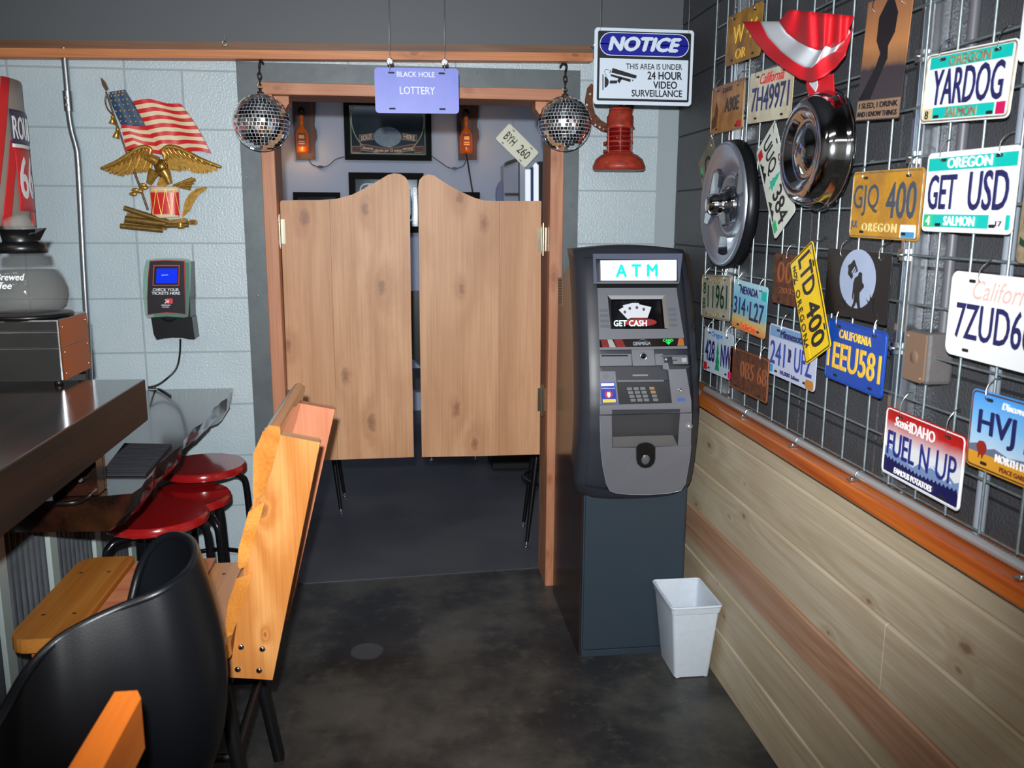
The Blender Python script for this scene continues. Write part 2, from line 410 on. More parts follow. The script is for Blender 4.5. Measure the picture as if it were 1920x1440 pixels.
# other walls
q = MB(); q.box(-3.15, -3.0, -2.6, 3.6, -.05, 2.8); tag(q.build('wall_left', M('pale_room_wall', C(205, 208, 205), .7)), kind='structure')
q = MB(); q.box(-3, 1.3, -2.75, -2.6, -.05, 2.8); tag(q.build('wall_front', M('pale_room_wall', C(205, 208, 205), .7)), kind='structure')
q = MB(); q.box(-3, 1.3, -2.6, 3.66, 2.75, 2.85); tag(q.build('ceiling', M('dark_ceiling', C(60, 62, 66), .7)), kind='structure')
farw = M('slate_wall', C(200, 213, 234), .6, bump=(60, .15))
q = MB(); q.box(-3, 1.6, FY, FY + .1, -.05, 2.7); tag(q.build('wall_far', farw), kind='structure')
q = MB(); q.box(-1.75, -1.65, 3.66, FY, -.05, 2.7); tag(q.build('wall_far_left', farw), kind='structure')
q = MB(); q.box(1.5, 1.6, 3.5, FY, -.05, 2.7); tag(q.build('wall_far_right', farw), kind='structure')
q = MB(); q.box(-3, 1.6, 3.6, 7.1, 2.6, 2.7); tag(q.build('ceiling_back', M('dark_ceiling', C(60, 62, 66), .7)), kind='structure')
# steel band round the opening
band = M('grey_steel_band', C(92, 100, 103), .45, .2, noise=(9, C(80, 87, 90), .8), bump=(30, .1))
tb = setting('trim_2', (0, BY, 0)); bz = 2.118
for (a, b, c0, d0) in ((-.598, -.505, 0, bz), (.62, .704, 0, bz), (-.505, .62, 2.03, bz)):
    q = MB(); q.box(a, b, BY - .006, BY + .001, c0, d0); q.build('steel_strip', band, tb)
q = MB()
for x, z in ((-.585, 2.09), (-.56, 1.25), (-.56, .55), (.68, 1.6), (.685, 1.1), (-.2, 2.1), (.3, 2.1), (.66, 2.09), (-.58, 1.7)):
    q.ball((x, BY - .006, z), .004, (1, .5, 1), 8, 5)
q.build('rivet', steel, tb)
# timber jambs and header
jw = wood('fir_jamb', C(205, 145, 108), C(168, 104, 72), 'z', rings=7.0, rough=.5, knots=[(tuple(at(1040, 300, Y=3.46)), .02), (tuple(at(1038, 520, Y=3.46)), .025), (tuple(at(1030, 900, Y=3.46)), .02), (tuple(at(1028, 1040, Y=3.46)), .015)], knotcol=C(140, 84, 54), amt=.4)
jh = wood('fir_header', C(205, 145, 108), C(168, 104, 72), 'x', rings=7.0, rough=.5, knots=[(tuple(at(878, 168, Y=3.46)), .02), (tuple(at(520, 165, Y=3.46)), .02)], knotcol=C(150, 92, 60), amt=.4)
tj = setting('trim_3', (0, 3.55, 0)); JF = 3.462
q = MB(); q.box(-.518, -.468, JF, 3.66, 0, 2.0); q.build('jamb', jw, tj, bevel=.003)
q = MB(); q.box(.585, .638, JF, 3.66, 0, 2.0); q.build('jamb', jw, tj, bevel=.003)
q = MB(); q.box(-.518, .638, JF, 3.66, 2.0, 2.043); q.build('header', jh, tj, bevel=.003)
fj = yfr(3.60)
for sgn, x in ((1, -.468), (-1, .585)):
    q = MB(); q.prism(fj, [(x, 2.0), (x + sgn * .055, 2.0), (x + sgn * .055, 1.975), (x + sgn * .02, 1.925), (x, 1.925)], 0, .09); q.build('corner_brace', jh, tj, bevel=.002)
# beam at the ceiling of the block wall
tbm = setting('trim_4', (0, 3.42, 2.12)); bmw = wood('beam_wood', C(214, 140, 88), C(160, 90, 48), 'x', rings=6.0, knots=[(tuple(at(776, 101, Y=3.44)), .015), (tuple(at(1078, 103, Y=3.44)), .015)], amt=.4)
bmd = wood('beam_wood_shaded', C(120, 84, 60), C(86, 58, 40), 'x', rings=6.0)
def sl(x): return 2.104 + (x + 1.39) * .019
q = MB(); fbm = yfr(3.5)
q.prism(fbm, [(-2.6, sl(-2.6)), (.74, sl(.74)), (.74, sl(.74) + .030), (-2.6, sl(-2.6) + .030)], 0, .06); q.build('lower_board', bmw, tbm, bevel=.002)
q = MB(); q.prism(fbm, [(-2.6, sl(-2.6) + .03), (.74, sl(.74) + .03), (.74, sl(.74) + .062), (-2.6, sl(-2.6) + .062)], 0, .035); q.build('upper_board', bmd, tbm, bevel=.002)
# ------------------------------------------------------------------ saloon doors
DY = 3.525; fd = yfr(DY)
LP = [(540, 745), (525, 380), (527, 376), (560, 375), (600, 375), (630, 373), (660, 365), (690, 350), (712, 337), (727, 328), (738, 325), (750, 326), (760, 332), (766, 341), (768, 352), (771, 600), (776, 857), (660, 861), (546, 865)]
RP = [(784, 352), (786, 338), (793, 330), (803, 327), (814, 329), (830, 340), (850, 352), (870, 362), (890, 371), (908, 376), (930, 377), (1015, 377), (1014, 600), (1012, 852), (900, 855), (791, 857), (787, 600)]
def clipx(pts, x, keep_left):
    out = []
    for i in range(len(pts)):
        a, b = pts[i], pts[(i + 1) % len(pts)]
        ia = (a[0] <= x) == keep_left; ib = (b[0] <= x) == keep_left
        if ia: out.append(a)
        if ia != ib: t_ = (x - a[0]) / (b[0] - a[0]); out.append((x, a[1] + t_ * (b[1] - a[1])))
    return out
def dk(px, py, s): return (tuple(at(px, py, Y=DY)), s)
dwl = wood('door_alder_left', C(208, 160, 120), C(170, 118, 78), 'z', rings=7.0, scale=4.0, rough=.5, amt=.36, mott=.45, var=.03, knotcol=C(112, 70, 46), knots=[dk(570, 408, .035), dk(716, 538, .035), dk(697, 792, .034), dk(541, 648, .026), dk(648, 704, .03), dk(684, 392, .028)], )
dwr = wood('door_alder_right', C(208, 160, 120), C(170, 118, 78), 'z', rings=7.0, scale=4.0, rough=.5, amt=.36, mott=.45, var=.03, knotcol=C(120, 66, 36), knots=[dk(856, 765, .03), dk(889, 832, .026), dk(865, 541, .022), dk(862, 368, .03), dk(908, 420, .03)], )
for nm, P_, wm, xs, hin in (('door_1', LP, dwl, (625, 770 + 99), ((523, 434, 28), (536, 745, 18))), ('door_2', RP, dwr, (936,), ((1019, 449, 27), (1018, 750, 26)))):
    d = setting(nm, (at(P_[0][0], 600, Y=DY).x, DY, .5))
    uv = [fd.uv(*a) for a in P_]; cuts = [fd.uv(x, 600)[0] for x in xs]
    rest = uv
    for cx in cuts:
        a = clipx(rest, cx - .0004, True); rest = clipx(rest, cx + .0004, False)
        if len(a) > 2: q = MB(); q.prism(fd, a, -.03, 0); q.build('board', wm, d, bevel=.004, seg=3)
        if len(rest) < 3: break
    if len(rest) > 2: q = MB(); q.prism(fd, rest, -.03, 0); q.build('board', wm, d, bevel=.004, seg=3)
    for hx, hy, hh in hin:
        a = at(hx, hy - hh, Y=DY - .012); b = at(hx, hy + hh, Y=DY - .012); b.x = a.x
        q = MB(); sx = 1 if nm == 'door_1' else -1
        q.tube([b, a], .0065, 12); q.tube([b + Vector((0, 0, -.008)), b], .005, 10); q.tube([a, a + Vector((0, 0, .008))], .005, 10)
        q.tube([b + Vector((0, .012, 0)), a + Vector((0, .012, 0))], .0065, 12)
        q.box(min(a.x, a.x + sx * .02), max(a.x, a.x + sx * .02), DY - .003, DY, b.z + .01, a.z - .01)
        q.box(min(a.x, a.x - sx * .014), max(a.x, a.x - sx * .014), DY - .006, DY - .003, b.z + .01, a.z - .01)
        q.build('hinge', M('hinge_metal', C(220, 215, 190), .2, 1.0), d)
# ------------------------------------------------------------------ lottery room behind the doors
ff = yfr(FY - .002)
def cord(name, pts, r, mat, label, cat='cord', group=None, n=8, loc=None):
    q = MB(); q.tube(spline(pts, 6), r, n); return tag(q.build(name, mat, loc=loc), label, cat, group)
fblack = M('frame_black', C(9, 8, 9), .6, spec=.15)
mglass = M('dark_mirror_print', C(58, 72, 80), .12, .3, noise=(6, C(40, 60, 72), .8))
green_l = M('pale_green_line', C(190, 205, 165), .4); maroon = M('maroon_ribbon', C(90, 28, 32), .5); tan = M('tan_edge', C(200, 160, 130), .5)
def frame_thing(qp, label, mat=mglass, wd=.045, group=None):
    uv = [ff.uv(*a) for a in qp]; u0 = min(a[0] for a in uv); u1 = max(a[0] for a in uv); v0 = min(a[1] for a in uv); v1 = max(a[1] for a in uv)
    tq = thing('framed_sign', ff.p((u0 + u1) / 2, (v0 + v1) / 2), label, 'picture', group)
    q = MB()
    q.rect(ff, u0, u1, v0, v0 + wd, 0, .04); q.rect(ff, u0, u1, v1 - wd, v1, 0, .04); q.rect(ff, u0, u0 + wd, v0 + wd, v1 - wd, 0, .04); q.rect(ff, u1 - wd, u1, v0 + wd, v1 - wd, 0, .04)
    q.build('frame', fblack, tq, bevel=.004)
    q = MB(); q.rect(ff, u0 + wd * .9, u1 - wd * .9, v0 + wd * .9, v1 - wd * .9, 0, .012); q.build('mirror_panel', mat, tq)
    return tq, (u0, u1, v0, v1)
t1, (u0, u1, v0, v1) = frame_thing([(644, 190), (808, 190), (808, 302), (648, 300)], 'large black-framed mirror sign reading SOLD HERE above the doors', wd=.04)
q = MB(); L = lambda pts, w_=.004: q.tube([ff.p(a, b, .014) for a, b in pts], w_, 6)
L([(u0 + .05, v0 + .05), (u1 - .05, v0 + .05), (u1 - .05, v1 - .05), (u0 + .05, v1 - .05), (u0 + .05, v0 + .05)], .005)
cx, cy = (u0 + u1) / 2, v0 + .30
L(ell(cx, cy, (u1 - u0) / 2 - .055, .27, 24, 150, 232)); L(ell(cx, cy, (u1 - u0) / 2 - .055, .27, 24, -52, 30))
q.build('border_line', green_l, t1)
q = MB(); uc, vc = ff.uv(727, 257); q.prism(ff, ell(uc, vc, .105, .075), .012, .016); q.build('oval_medallion', M('pale_blue_glass', C(118, 140, 158), .2, noise=(30, C(80, 104, 124), .7)), t1)
q = MB(); r2 = MB()
def ribbon(px0, px1, cyp, amp, hh, ph0, ph1, nn=14):
    top = []; bot = []
    for k in range(nn + 1):
        x = px0 + (px1 - px0) * k / nn; y = cyp + amp * math.sin(ph0 + (ph1 - ph0) * k / nn); top.append(ff.uv(x, y - hh)); bot.append(ff.uv(x, y + hh))
    return top, bot
for a in ((674, 700, 257.5, 1.5, 5, 1.6, -1.2), (754, 781, 257.5, 1.5, 5, -1.2, 1.6), (661, 676, 280, 1, 5, 0, 1), (778, 794, 280, 1, 5, 1, 0), (677, 777, 280, 3.5, 5, -1.57, 4.71)):
    tp, bt = ribbon(*a); r2.prism(ff, [(x, y) for x, y in tp + bt[::-1]], .012, .0165)
    c_ = [(sum(p_[0] for p_ in tp + bt) / (2 * len(tp)), sum(p_[1] for p_ in tp + bt) / (2 * len(tp)))][0]
    q.prism(ff, [(c_[0] + (x - c_[0]) * 1.04, y + .004) for x, y in tp] + [(c_[0] + (x - c_[0]) * 1.04, y - .004) for x, y in bt[::-1]], .012, .015)
q.build('ribbon_edge', tan, t1); r2.build('ribbon', maroon, t1)
q = MB(); textpx(q, 'SOLD', ff, [(677, 255), (697, 252), (697, 260), (677, 264)], .016, .018, bold=.02); q.build('lettering', M('ivory_print', C(240, 228, 190), .5), t1); q = MB(); textpx(q, 'HERE', ff, [(757, 252), (778, 255), (778, 264), (757, 260)], .016, .018, bold=.02)
q.build('lettering', MC['ivory_print'], t1); q = MB(); textpx(q, 'seventy', ff, [(679, 276), (700, 277), (700, 283), (679, 281)], .016, .018, bold=.02); textpx(q, 'calories per 12 ounce', ff, [(701, 279), (753, 279), (753, 287), (701, 287)], .016, .018, bold=.02)
textpx(q, 'serving', ff, [(755, 277), (775, 275), (775, 282), (755, 284)], .016, .018, bold=.02)
q.build('lettering', M('ivory_print', C(240, 228, 190), .5), t1)
t2, (u0, u1, v0, v1) = frame_thing([(656, 325), (794, 325), (794, 436), (657, 436)], 'black-framed bright patterned mirror sign peeking between the two door leaves', wd=.05)
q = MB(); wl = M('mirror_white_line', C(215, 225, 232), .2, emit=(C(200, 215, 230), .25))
for k in range(3):
    d_ = .085 + .022 * k; q.tube([ff.p(a, b, .016) for a, b in rr(u0 + d_, u1 - d_, v0 + d_, v1 - d_, .05)], .005, 6, closed=True)
for k in range(5): q.tube([ff.p(u0 + .14 + .03 * k, v1 - .115, .017), ff.p(u0 + .16 + .03 * k, v1 - .09, .017)], .006, 6)
for k in range(5): q.tube([ff.p(u1 - .14 - .03 * k, v1 - .115, .017), ff.p(u1 - .16 - .03 * k, v1 - .09, .017)], .006, 6)
q.build('border_line', wl, t2)
q = MB(); q.rect(ff, u1 - .125, u1 - .10, v0 + .12, v1 - .12, .012, .016, 0); q.rect(ff, u0 + .1, u0 + .125, v0 + .12, v1 - .12, .012, .016, 0)
q.build('blue_strip', M('mirror_blue', C(40, 56, 140), .3), t2)
q = MB(); a_ = [ff.uv(774, 420), ff.uv(774, 352), ff.uv(781, 352), ff.uv(781, 420)]; text(q, 'RECOMMENDED', ff, a_, .016, .02, bold=.03); q.build('lettering', wl, t2)
frame_thing([(553, 361), (638, 361), (638, 430), (553, 430)], 'small black frame hanging just above the left door leaf', wd=.035)
frame_thing([(840, 360), (899, 361), (899, 430), (840, 430)], 'small black frame half hidden by the right door leaf below the hanging cord', wd=.035)
# bottle lamps on live-edge slabs
def sconce():
    tq = thing('bottle_sconce', ff.p(*ff.uv(573, 250)), 'amber bottle lamp on a wooden slab left of the large mirror sign', 'lamp', 'bottle lamps on wooden slabs')
    q = MB(); pts = [(549, 190), (592, 190), (591, 220), (590, 235), (594, 245), (595, 258), (591, 270), (592, 299), (556, 300), (554, 270), (551, 240), (550, 215)]
    q.px(ff, pts, 0, .035); q.build('live_edge_slab', wood('slab_wood', C(112, 66, 36), C(58, 32, 18), 'z', rings=6, amt=.6), tq, bevel=.004)
    b = ff.uv(570, 288); q = MB(); O = ff.p(b[0], b[1], .085)
    q.lathe(O, (0, 0, 1), [(0, 0), (.044, 0), (.047, .01), (.047, .13), (.036, .158), (.014, .185), (.012, .25), (.015, .252), (.015, .27)], 20)
    q.build('bottle', M('amber_lit_glass', C(170, 84, 28), .15, emit=(C(255, 120, 30), .12), alpha=.85), tq)
    q = MB(); q.rect(Fr(O + Vector((0, -.0475, 0)), (1, 0, 0), (0, 0, 1)), -.03, .03, .04, .14, 0, .0015); q.build('bottle_label', M('dark_label', C(90, 40, 24), .5), tq)
    q = MB(); q.rect(Fr(O + Vector((0, -.049, 0)), (1, 0, 0), (0, 0, 1)), -.02, .02, .10, .125, 0, .001); q.rect(Fr(O + Vector((0, -.049, 0)), (1, 0, 0), (0, 0, 1)), -.022, .022, .06, .066, 0, .001); q.rect(Fr(O + Vector((0, -.049, 0)), (1, 0, 0), (0, 0, 1)), -.022, .022, .075, .081, 0, .001); q.build('label_print', M('label_tan', C(200, 150, 100), .5), tq)
    q = MB(); q.tube([O + Vector((0, 0, .05)), O + Vector((0, 0, .06))], .02, 10); q.build('filament', M('filament', C(255, 170, 60), .4, emit=(C(255, 150, 50), 6.0)), tq)
    q = MB(); T = O + Vector((0, 0, .27)); q.lathe(T, (0, 0, 1), [(0, .0), (.02, 0), (.026, .02), (.022, .05), (.012, .06), (0, .06)], 14); q.tube([T + Vector((0, .0, .05)), T + Vector((0, .08, .07))], .007, 8)
    q.build('socket', black, tq)
    lamp('bottle_sconce_glow', 'POINT', (O.x, O.y - .05, O.z + .02), 1.3, (1, .5, .15), shadow_soft_size=.05)
    return tq
sc1 = sconce()
dsc = ff.p(*ff.uv(877, 252)) - ff.p(*ff.uv(573, 250))
sc2 = copy_tree(sc1, LOC[sc1.name] + dsc); sc2['label'] = 'amber bottle lamp on a wooden slab right of the large mirror sign'
lamp('bottle_sconce_glow', 'POINT', ff.p(*ff.uv(570, 270)) + dsc + Vector((0, -.13, 0)), 1.3, (1, .5, .15), shadow_soft_size=.05)
fp = lambda x, y, n=.012: ff.p(*ff.uv(x, y), n)
cord('lamp_cord', [fp(579, 298), fp(585, 308), fp(600, 313), fp(615, 311), fp(630, 299), fp(646, 294)], .003, blackm, 'thin black cord from the left bottle lamp to the mirror sign')
cord('lamp_cord', [fp(808, 292), fp(825, 304), fp(840, 314), fp(855, 316), fp(868, 311), fp(874, 300)], .003, blackm, 'thin black cord from the mirror sign to the right bottle lamp')
for x, y, l_ in ((601, 313, 'small black inline switch on the left lamp cord'), (852, 316, 'small black inline switch on the right lamp cord')):
    q = MB(); u_, v_ = ff.uv(x, y); q.rect(ff, u_ - .018, u_ + .018, v_ - .009, v_ + .009, .004, .026, r=.004); tag(q.build('inline_switch', black), l_, 'switch')
cord('power_cable', [fp(860, 232, .05), fp(864, 262, .05), fp(874, 292, .04), fp(880, 325), fp(886, 361)], .006, black, 'thick black cable dropping from the right bottle lamp behind the door')
# tall cabinet with lit strips at the right of that room
g = thing('gaming_cabinet', (.75, 6.85, 1.0), 'tall white and blue lit gaming cabinet behind the right jamb', 'machine')
fg = yfr(6.72)
def gq(pts, n0, n1, nm, mt): q = MB(); q.px(fg, pts, n0, n1); return q.build(nm, mt, g)
gq([(944, 309), (972, 299), (972, 778), (946, 778)], -.2, 0, 'side_panel', M('cab_grey', C(150, 155, 170, 1.3), .4))
gq([(974, 303), (984, 303), (985, 778), (975, 778)], -.2, .02, 'edge_panel', M('cab_pale', C(185, 190, 205, 1.3), .4))
gq([(984, 318), (994, 318), (995, 778), (985, 778)], -.02, .02, 'light_strip', M('cab_lit', C(235, 240, 245), .3, emit=(C(225, 235, 240), .75)))
gq([(994, 314), (1000, 314), (1001, 778), (995, 778)], -.02, .01, 'blue_trim', M('cab_blue', C(50, 60, 120), .3))
gq([(1000, 310), (1004, 305), (1009, 310), (1010, 778), (1001, 778)], -.02, .02, 'light_strip', MC['cab_lit'])
gq([(1010, 303), (1024, 303), (1026, 778), (1011, 778)], -.2, .01, 'dark_side', black)
gq([(946, 362), (974, 362), (974, 367), (946, 367)], -.01, .012, 'cross_bar', black)
gq([(944, 313), (970, 303), (970, 296), (950, 303)], -.15, .02, 'top_cap', black)
q = MB(); u_, v_ = fg.uv(945, 365); q.prism(fg, ell(u_ - .0, v_, .05, .11), -.15, -.08); q.build('round_topper', M('cab_bluegrey', C(100, 110, 150, 1.3), .4), g)
# hanging plate in that room
def hangwire(name, a, b, par, mat=steel, r=.0012):
    q = MB(); q.tube([a, b], r, 6); return q.build(name, mat, par)
# stools whose legs show below the doors, black chair in the gap
def bar_stool_back(x, y, rot, label):
    tq = thing('black_bar_stool', (x, y, 0), label, 'stool')
    q = MB(); q.lathe((x, y, .72), (0, 0, 1), [(0, 0), (.17, 0), (.18, .02), (.18, .06), (.15, .08), (0, .085)], 28); q.build('seat', black, tq)
    for k in range(4):
        a = rot + math.pi / 2 * k; tp = Vector((x + .09 * math.cos(a), y + .09 * math.sin(a), .72)); bt = Vector((x + .20 * math.cos(a), y + .20 * math.sin(a), .03))
        q = MB(); q.tube([tp, bt], [.018, .009], 12); o = q.build('leg', black, tq)
        f_ = MB(); bb = Vector((x + .204 * math.cos(a), y + .204 * math.sin(a), .0)); f_.tube([bt, bt * .15 + bb * .85], .006, 10); f_.lathe(bb + Vector((0, 0, .004)), (0, 0, 1), [(0, 0), (.014, 0), (.012, .008), (.005, .012)], 12); f_.build('chrome_foot', chrome, o)
    q = MB(); q.tube([(x + .155 * math.cos(2 * math.pi * k / 28), y + .155 * math.sin(2 * math.pi * k / 28), .31) for k in range(28)], .010, 8, closed=True); q.build('footrest_ring', black, tq)
    return tq
a = at(648, 972, Z=0); b = at(656, 930, Z=0)
bar_stool_back(a.x - .17, (a.y + b.y) / 2 + .02, math.radians(45) , 'black round bar stool with chrome feet behind the left door leaf')
a = at(985, 1027, Z=0); bar_stool_back(a.x + .16, a.y + .13, math.radians(40), 'black bar stool with one tapered leg showing beside the right jamb')
a = at(796, 870, Z=0); b = at(906, 866, Z=0); bar_stool_back((a.x + b.x) / 2, a.y + .19, math.radians(45), 'black bar stool with two chrome feet just visible under the right door leaf')
q = MB(); fq = yfr(5.9); q.px(fq, [(700, 545), (860, 545), (860, 655), (845, 685), (790, 684), (776, 672), (700, 672)], 0, .04)
tq = thing('black_chair', (at(780, 765, Z=0).x, 5.9, 0), 'black high-back chair glimpsed through the gap between the doors', 'chair'); q.build('backrest', black, tq, bevel=.015)
q = MB(); zz = at(780, 700, Y=5.9).z; q.rect(fq, -.22, .46, zz - .12, zz - .04, -.45, -.02, r=.02); q.build('seat', black, tq, bevel=.01)
for x_ in (-.18, .42):
    for y_ in (5.93, 6.3):
        q = MB(); q.tube([(x_, y_, .004), (x_, y_, zz - .1)], .016, 10); q.build('leg', black, tq)
for x_ in (-.18, .42):
    q = MB(); q.tube([(x_, 5.92, zz - .1), (x_, 5.9, zz + .12)], .013, 10); q.build('back_post', black, tq)
q = MB(); a = at(915, 862, Z=0); b = at(975, 882, Z=0); q.box(a.x, b.x + .2, b.y, b.y + .3, .004, .22); tag(q.build('floor_box', blackm, bevel=.01), 'low black box on the floor behind the right door leaf', 'box')
# ------------------------------------------------------------------ things on the block wall
# conduit
cp = [at(x, y, Y=3.47) for x, y in ((120, 90), (122, 115), (126, 160), (128, 190), (130, 215), (135, 245), (143, 275), (146, 295), (150, 360), (157, 500), (165, 640), (168, 718))]
cp.append(Vector((cp[-1].x - .004, 3.47, .888)))
tq = thing('steel_conduit', cp[0], 'shiny steel conduit with a bend on the block wall left of the eagle plaque', 'pipe')
q = MB(); q.tube(spline(cp, 5), .0125, 14); q.build('pipe', M('conduit_zinc', C(180, 188, 195), .25, .9), tq)
q = MB(); q.tube([cp[3] + Vector((0, 0, .035)), cp[3] - Vector((0, 0, .035))], .017, 14); q.tube([cp[3] + Vector((.0, -.015, .01)), cp[3] + Vector((.0, -.022, .01))], .005, 8); q.tube([cp[3] + Vector((.0, -.015, -.015)), cp[3] + Vector((.0, -.022, -.015))], .005, 8); q.build('coupling', steel, tq)
# route sign (curved)
sy = 3.12; cxs = at(0, 300, Y=sy).x - .165; zt_, zb_ = at(18, 130, Y=3.0).z, at(45, 425, Y=3.0).z
R_ = .20
tq = thing('route_sign', (cxs, sy, zb_), 'curved red and grey ROUTE 66 sign at the left edge above the coffee pot', 'sign')
def cyl(a, z, off=0): return Vector((cxs + (R_ + off) * math.sin(a), sy - (R_ + off) * math.cos(a) + .1, z))
def cband(mb, a0, a1, z0, z1, off, n=12, sh=0.0, sk=0.0):
    f1 = lambda u, v: cyl(a0 + (a1 - a0) * u + sk * v, z0 + (z1 - z0) * v + sh * u, off); f2 = lambda u, v: cyl(a0 + (a1 - a0) * u + sk * v, z0 + (z1 - z0) * v + sh * u, off - .002)
    mb.slab(f1, f2, n, 6)
q = MB(); cband(q, -1.3, 2.15, zb_, zt_, 0, 36); q.build('curved_panel', M('sign_grey', C(150, 140, 130), .45), tq, fix=True)
q = MB(); cband(q, .62, .80, zb_, zt_, .003, sk=.55); q.build('red_stripe', M('sign_red', C(205, 44, 46), .4), tq, fix=True); q = MB(); cband(q, .90, 1.06, zb_, zb_ + .28, .004, sk=.32); q.build('red_stripe', MC['sign_red'], tq, fix=True); q = MB(); cband(q, 1.62, 2.15, zb_, zb_ + .05, .004); q.build('red_stripe', MC['sign_red'], tq, fix=True)
q = MB(); cband(q, 1.25, 2.15, zt_ - .21, zt_ - .10, .005); q.build('shield_top', M('sign_navy', C(60, 52, 78), .4), tq, fix=True)
q = MB(); cband(q, 1.29, 2.15, zb_ + .05, zt_ - .222, .005); q.build('shield_body', MC['sign_red'], tq, fix=True)
q = MB(); vs_, fs_ = glyphs('ROUTE', .02)
q.add([cyl(1.28 + .72 * x, zt_ - .195 + .075 * y, .006 + .001 * z) for x, y, z in vs_ if True], fs_); q.build('lettering', white, tq); q = MB()
vs_, fs_ = glyphs('66', .02); q.add([cyl(1.34 + .52 * x, zb_ + .09 + .14 * y, .006 + .001 * z) for x, y, z in vs_], fs_)
cband(q, 1.25, 2.15, zt_ - .222, zt_ - .21, .006); q.build('lettering', white, tq)
# eagle plaque
EY = BY - .004; fe = yfr(EY)
tq = thing('eagle_plaque', fe.p(*fe.uv(305, 300)), 'cast eagle and flag plaque with red drum on the pale block wall', 'wall decoration')
S8 = lambda x, y: (180 + x / 4.8, 140 + y / 4.8)         # coordinates read off an enlarged view of the plaque
def ep(x, y, n): return fe.p(*fe.uv(*S8(x, y)), n)
def wave(u): return .018 + .007 * math.sin(u * 9)
# flag: rows follow the drawn cloth
topc = [(345, 245), (420, 232), (490, 222), (560, 238), (640, 262), (700, 268), (770, 266)]
botc = [(575, 700), (640, 778), (700, 650), (780, 690), (860, 695), (950, 690), (1040, 712)]
def lerp(a, b, t_): return (a[0] + (b[0] - a[0]) * t_, a[1] + (b[1] - a[1]) * t_)
def crv(c, u):
    x = u * (len(c) - 1); i = min(int(x), len(c) - 2); return lerp(c[i], c[i + 1], x - i)
botc = [(590, 720), (640, 690), (700, 700), (780, 715), (860, 690), (950, 690), (1040, 712)]
def fpt(u, v):
    a = crv(topc, u); b = crv(botc, u); p_ = lerp(a, b, v); bow = 26 * math.sin(math.pi * v) * u
    return (p_[0] + bow * .6, p_[1] + 12 * math.sin(u * 9.4) * math.sin(math.pi * min(1, v * 1.0)) - bow * .4)
def flagband(nm, v0, v1, mat, off=0):
    q = MB(); q.slab(lambda u, v: ep(*fpt(u, v0 + (v1 - v0) * v), wave(u) + off), lambda u, v: ep(*fpt(u, v0 + (v1 - v0) * v), .004), 16, 2); return q.build(nm, mat, tq, fix=True, sharp=50)
for k in range(13): flagband('red_stripe' if k % 2 == 0 else 'cream_stripe', k / 13, (k + 1) / 13, red_p if k % 2 == 0 else cream)
lt = [(240, 455), (300, 458), (380, 470), (470, 470)]; lb = [(290, 690), (380, 655), (480, 700), (600, 722)]
def f2(u, v): a = crv(lt, u); b = crv(lb, u); return lerp(a, b, v)
for k in range(7):
    q = MB(); q.slab(lambda u, v: ep(*f2(u, (k + v) / 7), .024 + .004 * math.sin(u * 6)), lambda u, v: ep(*f2(u, (k + v) / 7), .004), 12, 2)
    q.build('red_stripe' if k % 2 == 0 else 'cream_stripe', red_p if k % 2 == 0 else cream, tq, fix=True, sharp=50)
navy = M('plaque_navy', C(44, 70, 100), .35)
cl = [(130, 170), (135, 210), (165, 290), (205, 380), (240, 455)]; cr_ = [(270, 140), (300, 190), (350, 270), (410, 370), (475, 470)]
q = MB(); q.slab(lambda u, v: ep(*lerp(crv(cl, v), crv(cr_, v), u), .024 + .006 * math.sin(u * 5)), lambda u, v: ep(*lerp(crv(cl, v), crv(cr_, v), u), .004), 10, 10); q.build('canton', navy, tq, fix=True, sharp=50)
q = MB()
for i in range(7):
    for j in range(4 if i % 2 else 5):
        v = (i + .7) / 7.4; u = (j + (.9 if i % 2 else .45)) / 5; x, y = lerp(crv(cl, v), crv(cr_, v), u); q.prism(fe, [(fe.uv(*S8(x, y))[0] + (.0035 if z % 2 == 0 else .0016) * math.sin(z * math.pi / 5), fe.uv(*S8(x, y))[1] + (.0035 if z % 2 == 0 else .0016) * math.cos(z * math.pi / 5)) for z in range(10)], .022, .033)
q.build('stars', goldl, tq)
brassd = M('dark_bronze', C(110, 84, 60), .4, .6, noise=(80, C(70, 52, 36), .6))
q = MB(); q.tube([ep(105, 160, .02), ep(290, 720, .015)], .0035, 8); q.tube([ep(350, 870, .012), ep(400, 1000, .012), ep(475, 1220, .012)], .0045, 8); q.build('flag_pole', brassd, tq)
q = MB(); q.prism(fe, [fe.uv(*S8(*a)) for a in ((55, 30), (92, 70), (118, 130), (100, 150), (80, 120), (68, 95))], .004, .018); q.build('spearhead', brassd, tq, bevel=.002)
q = MB(); q.tube(spline([ep(112, 180, .02), ep(100, 240, .02), ep(118, 310, .02), ep(160, 360, .02)], 5), .0032, 6); q.tube(spline([ep(160, 360, .02), ep(185, 420, .02), ep(205, 490, .02)], 5), .003, 6)
q.build('cord', brassd, tq)
for a_, b_ in (((168, 370), (158, 450)), ((212, 480), (190, 575))):
    A_, B_ = ep(*a_, .016), ep(*b_, .016); q = MB(); q.tube([A_, A_ * .75 + B_ * .25, A_ * .7 + B_ * .3, B_], [.004, .009, .006, .013], 10); q.build('tassel', gold, tq)
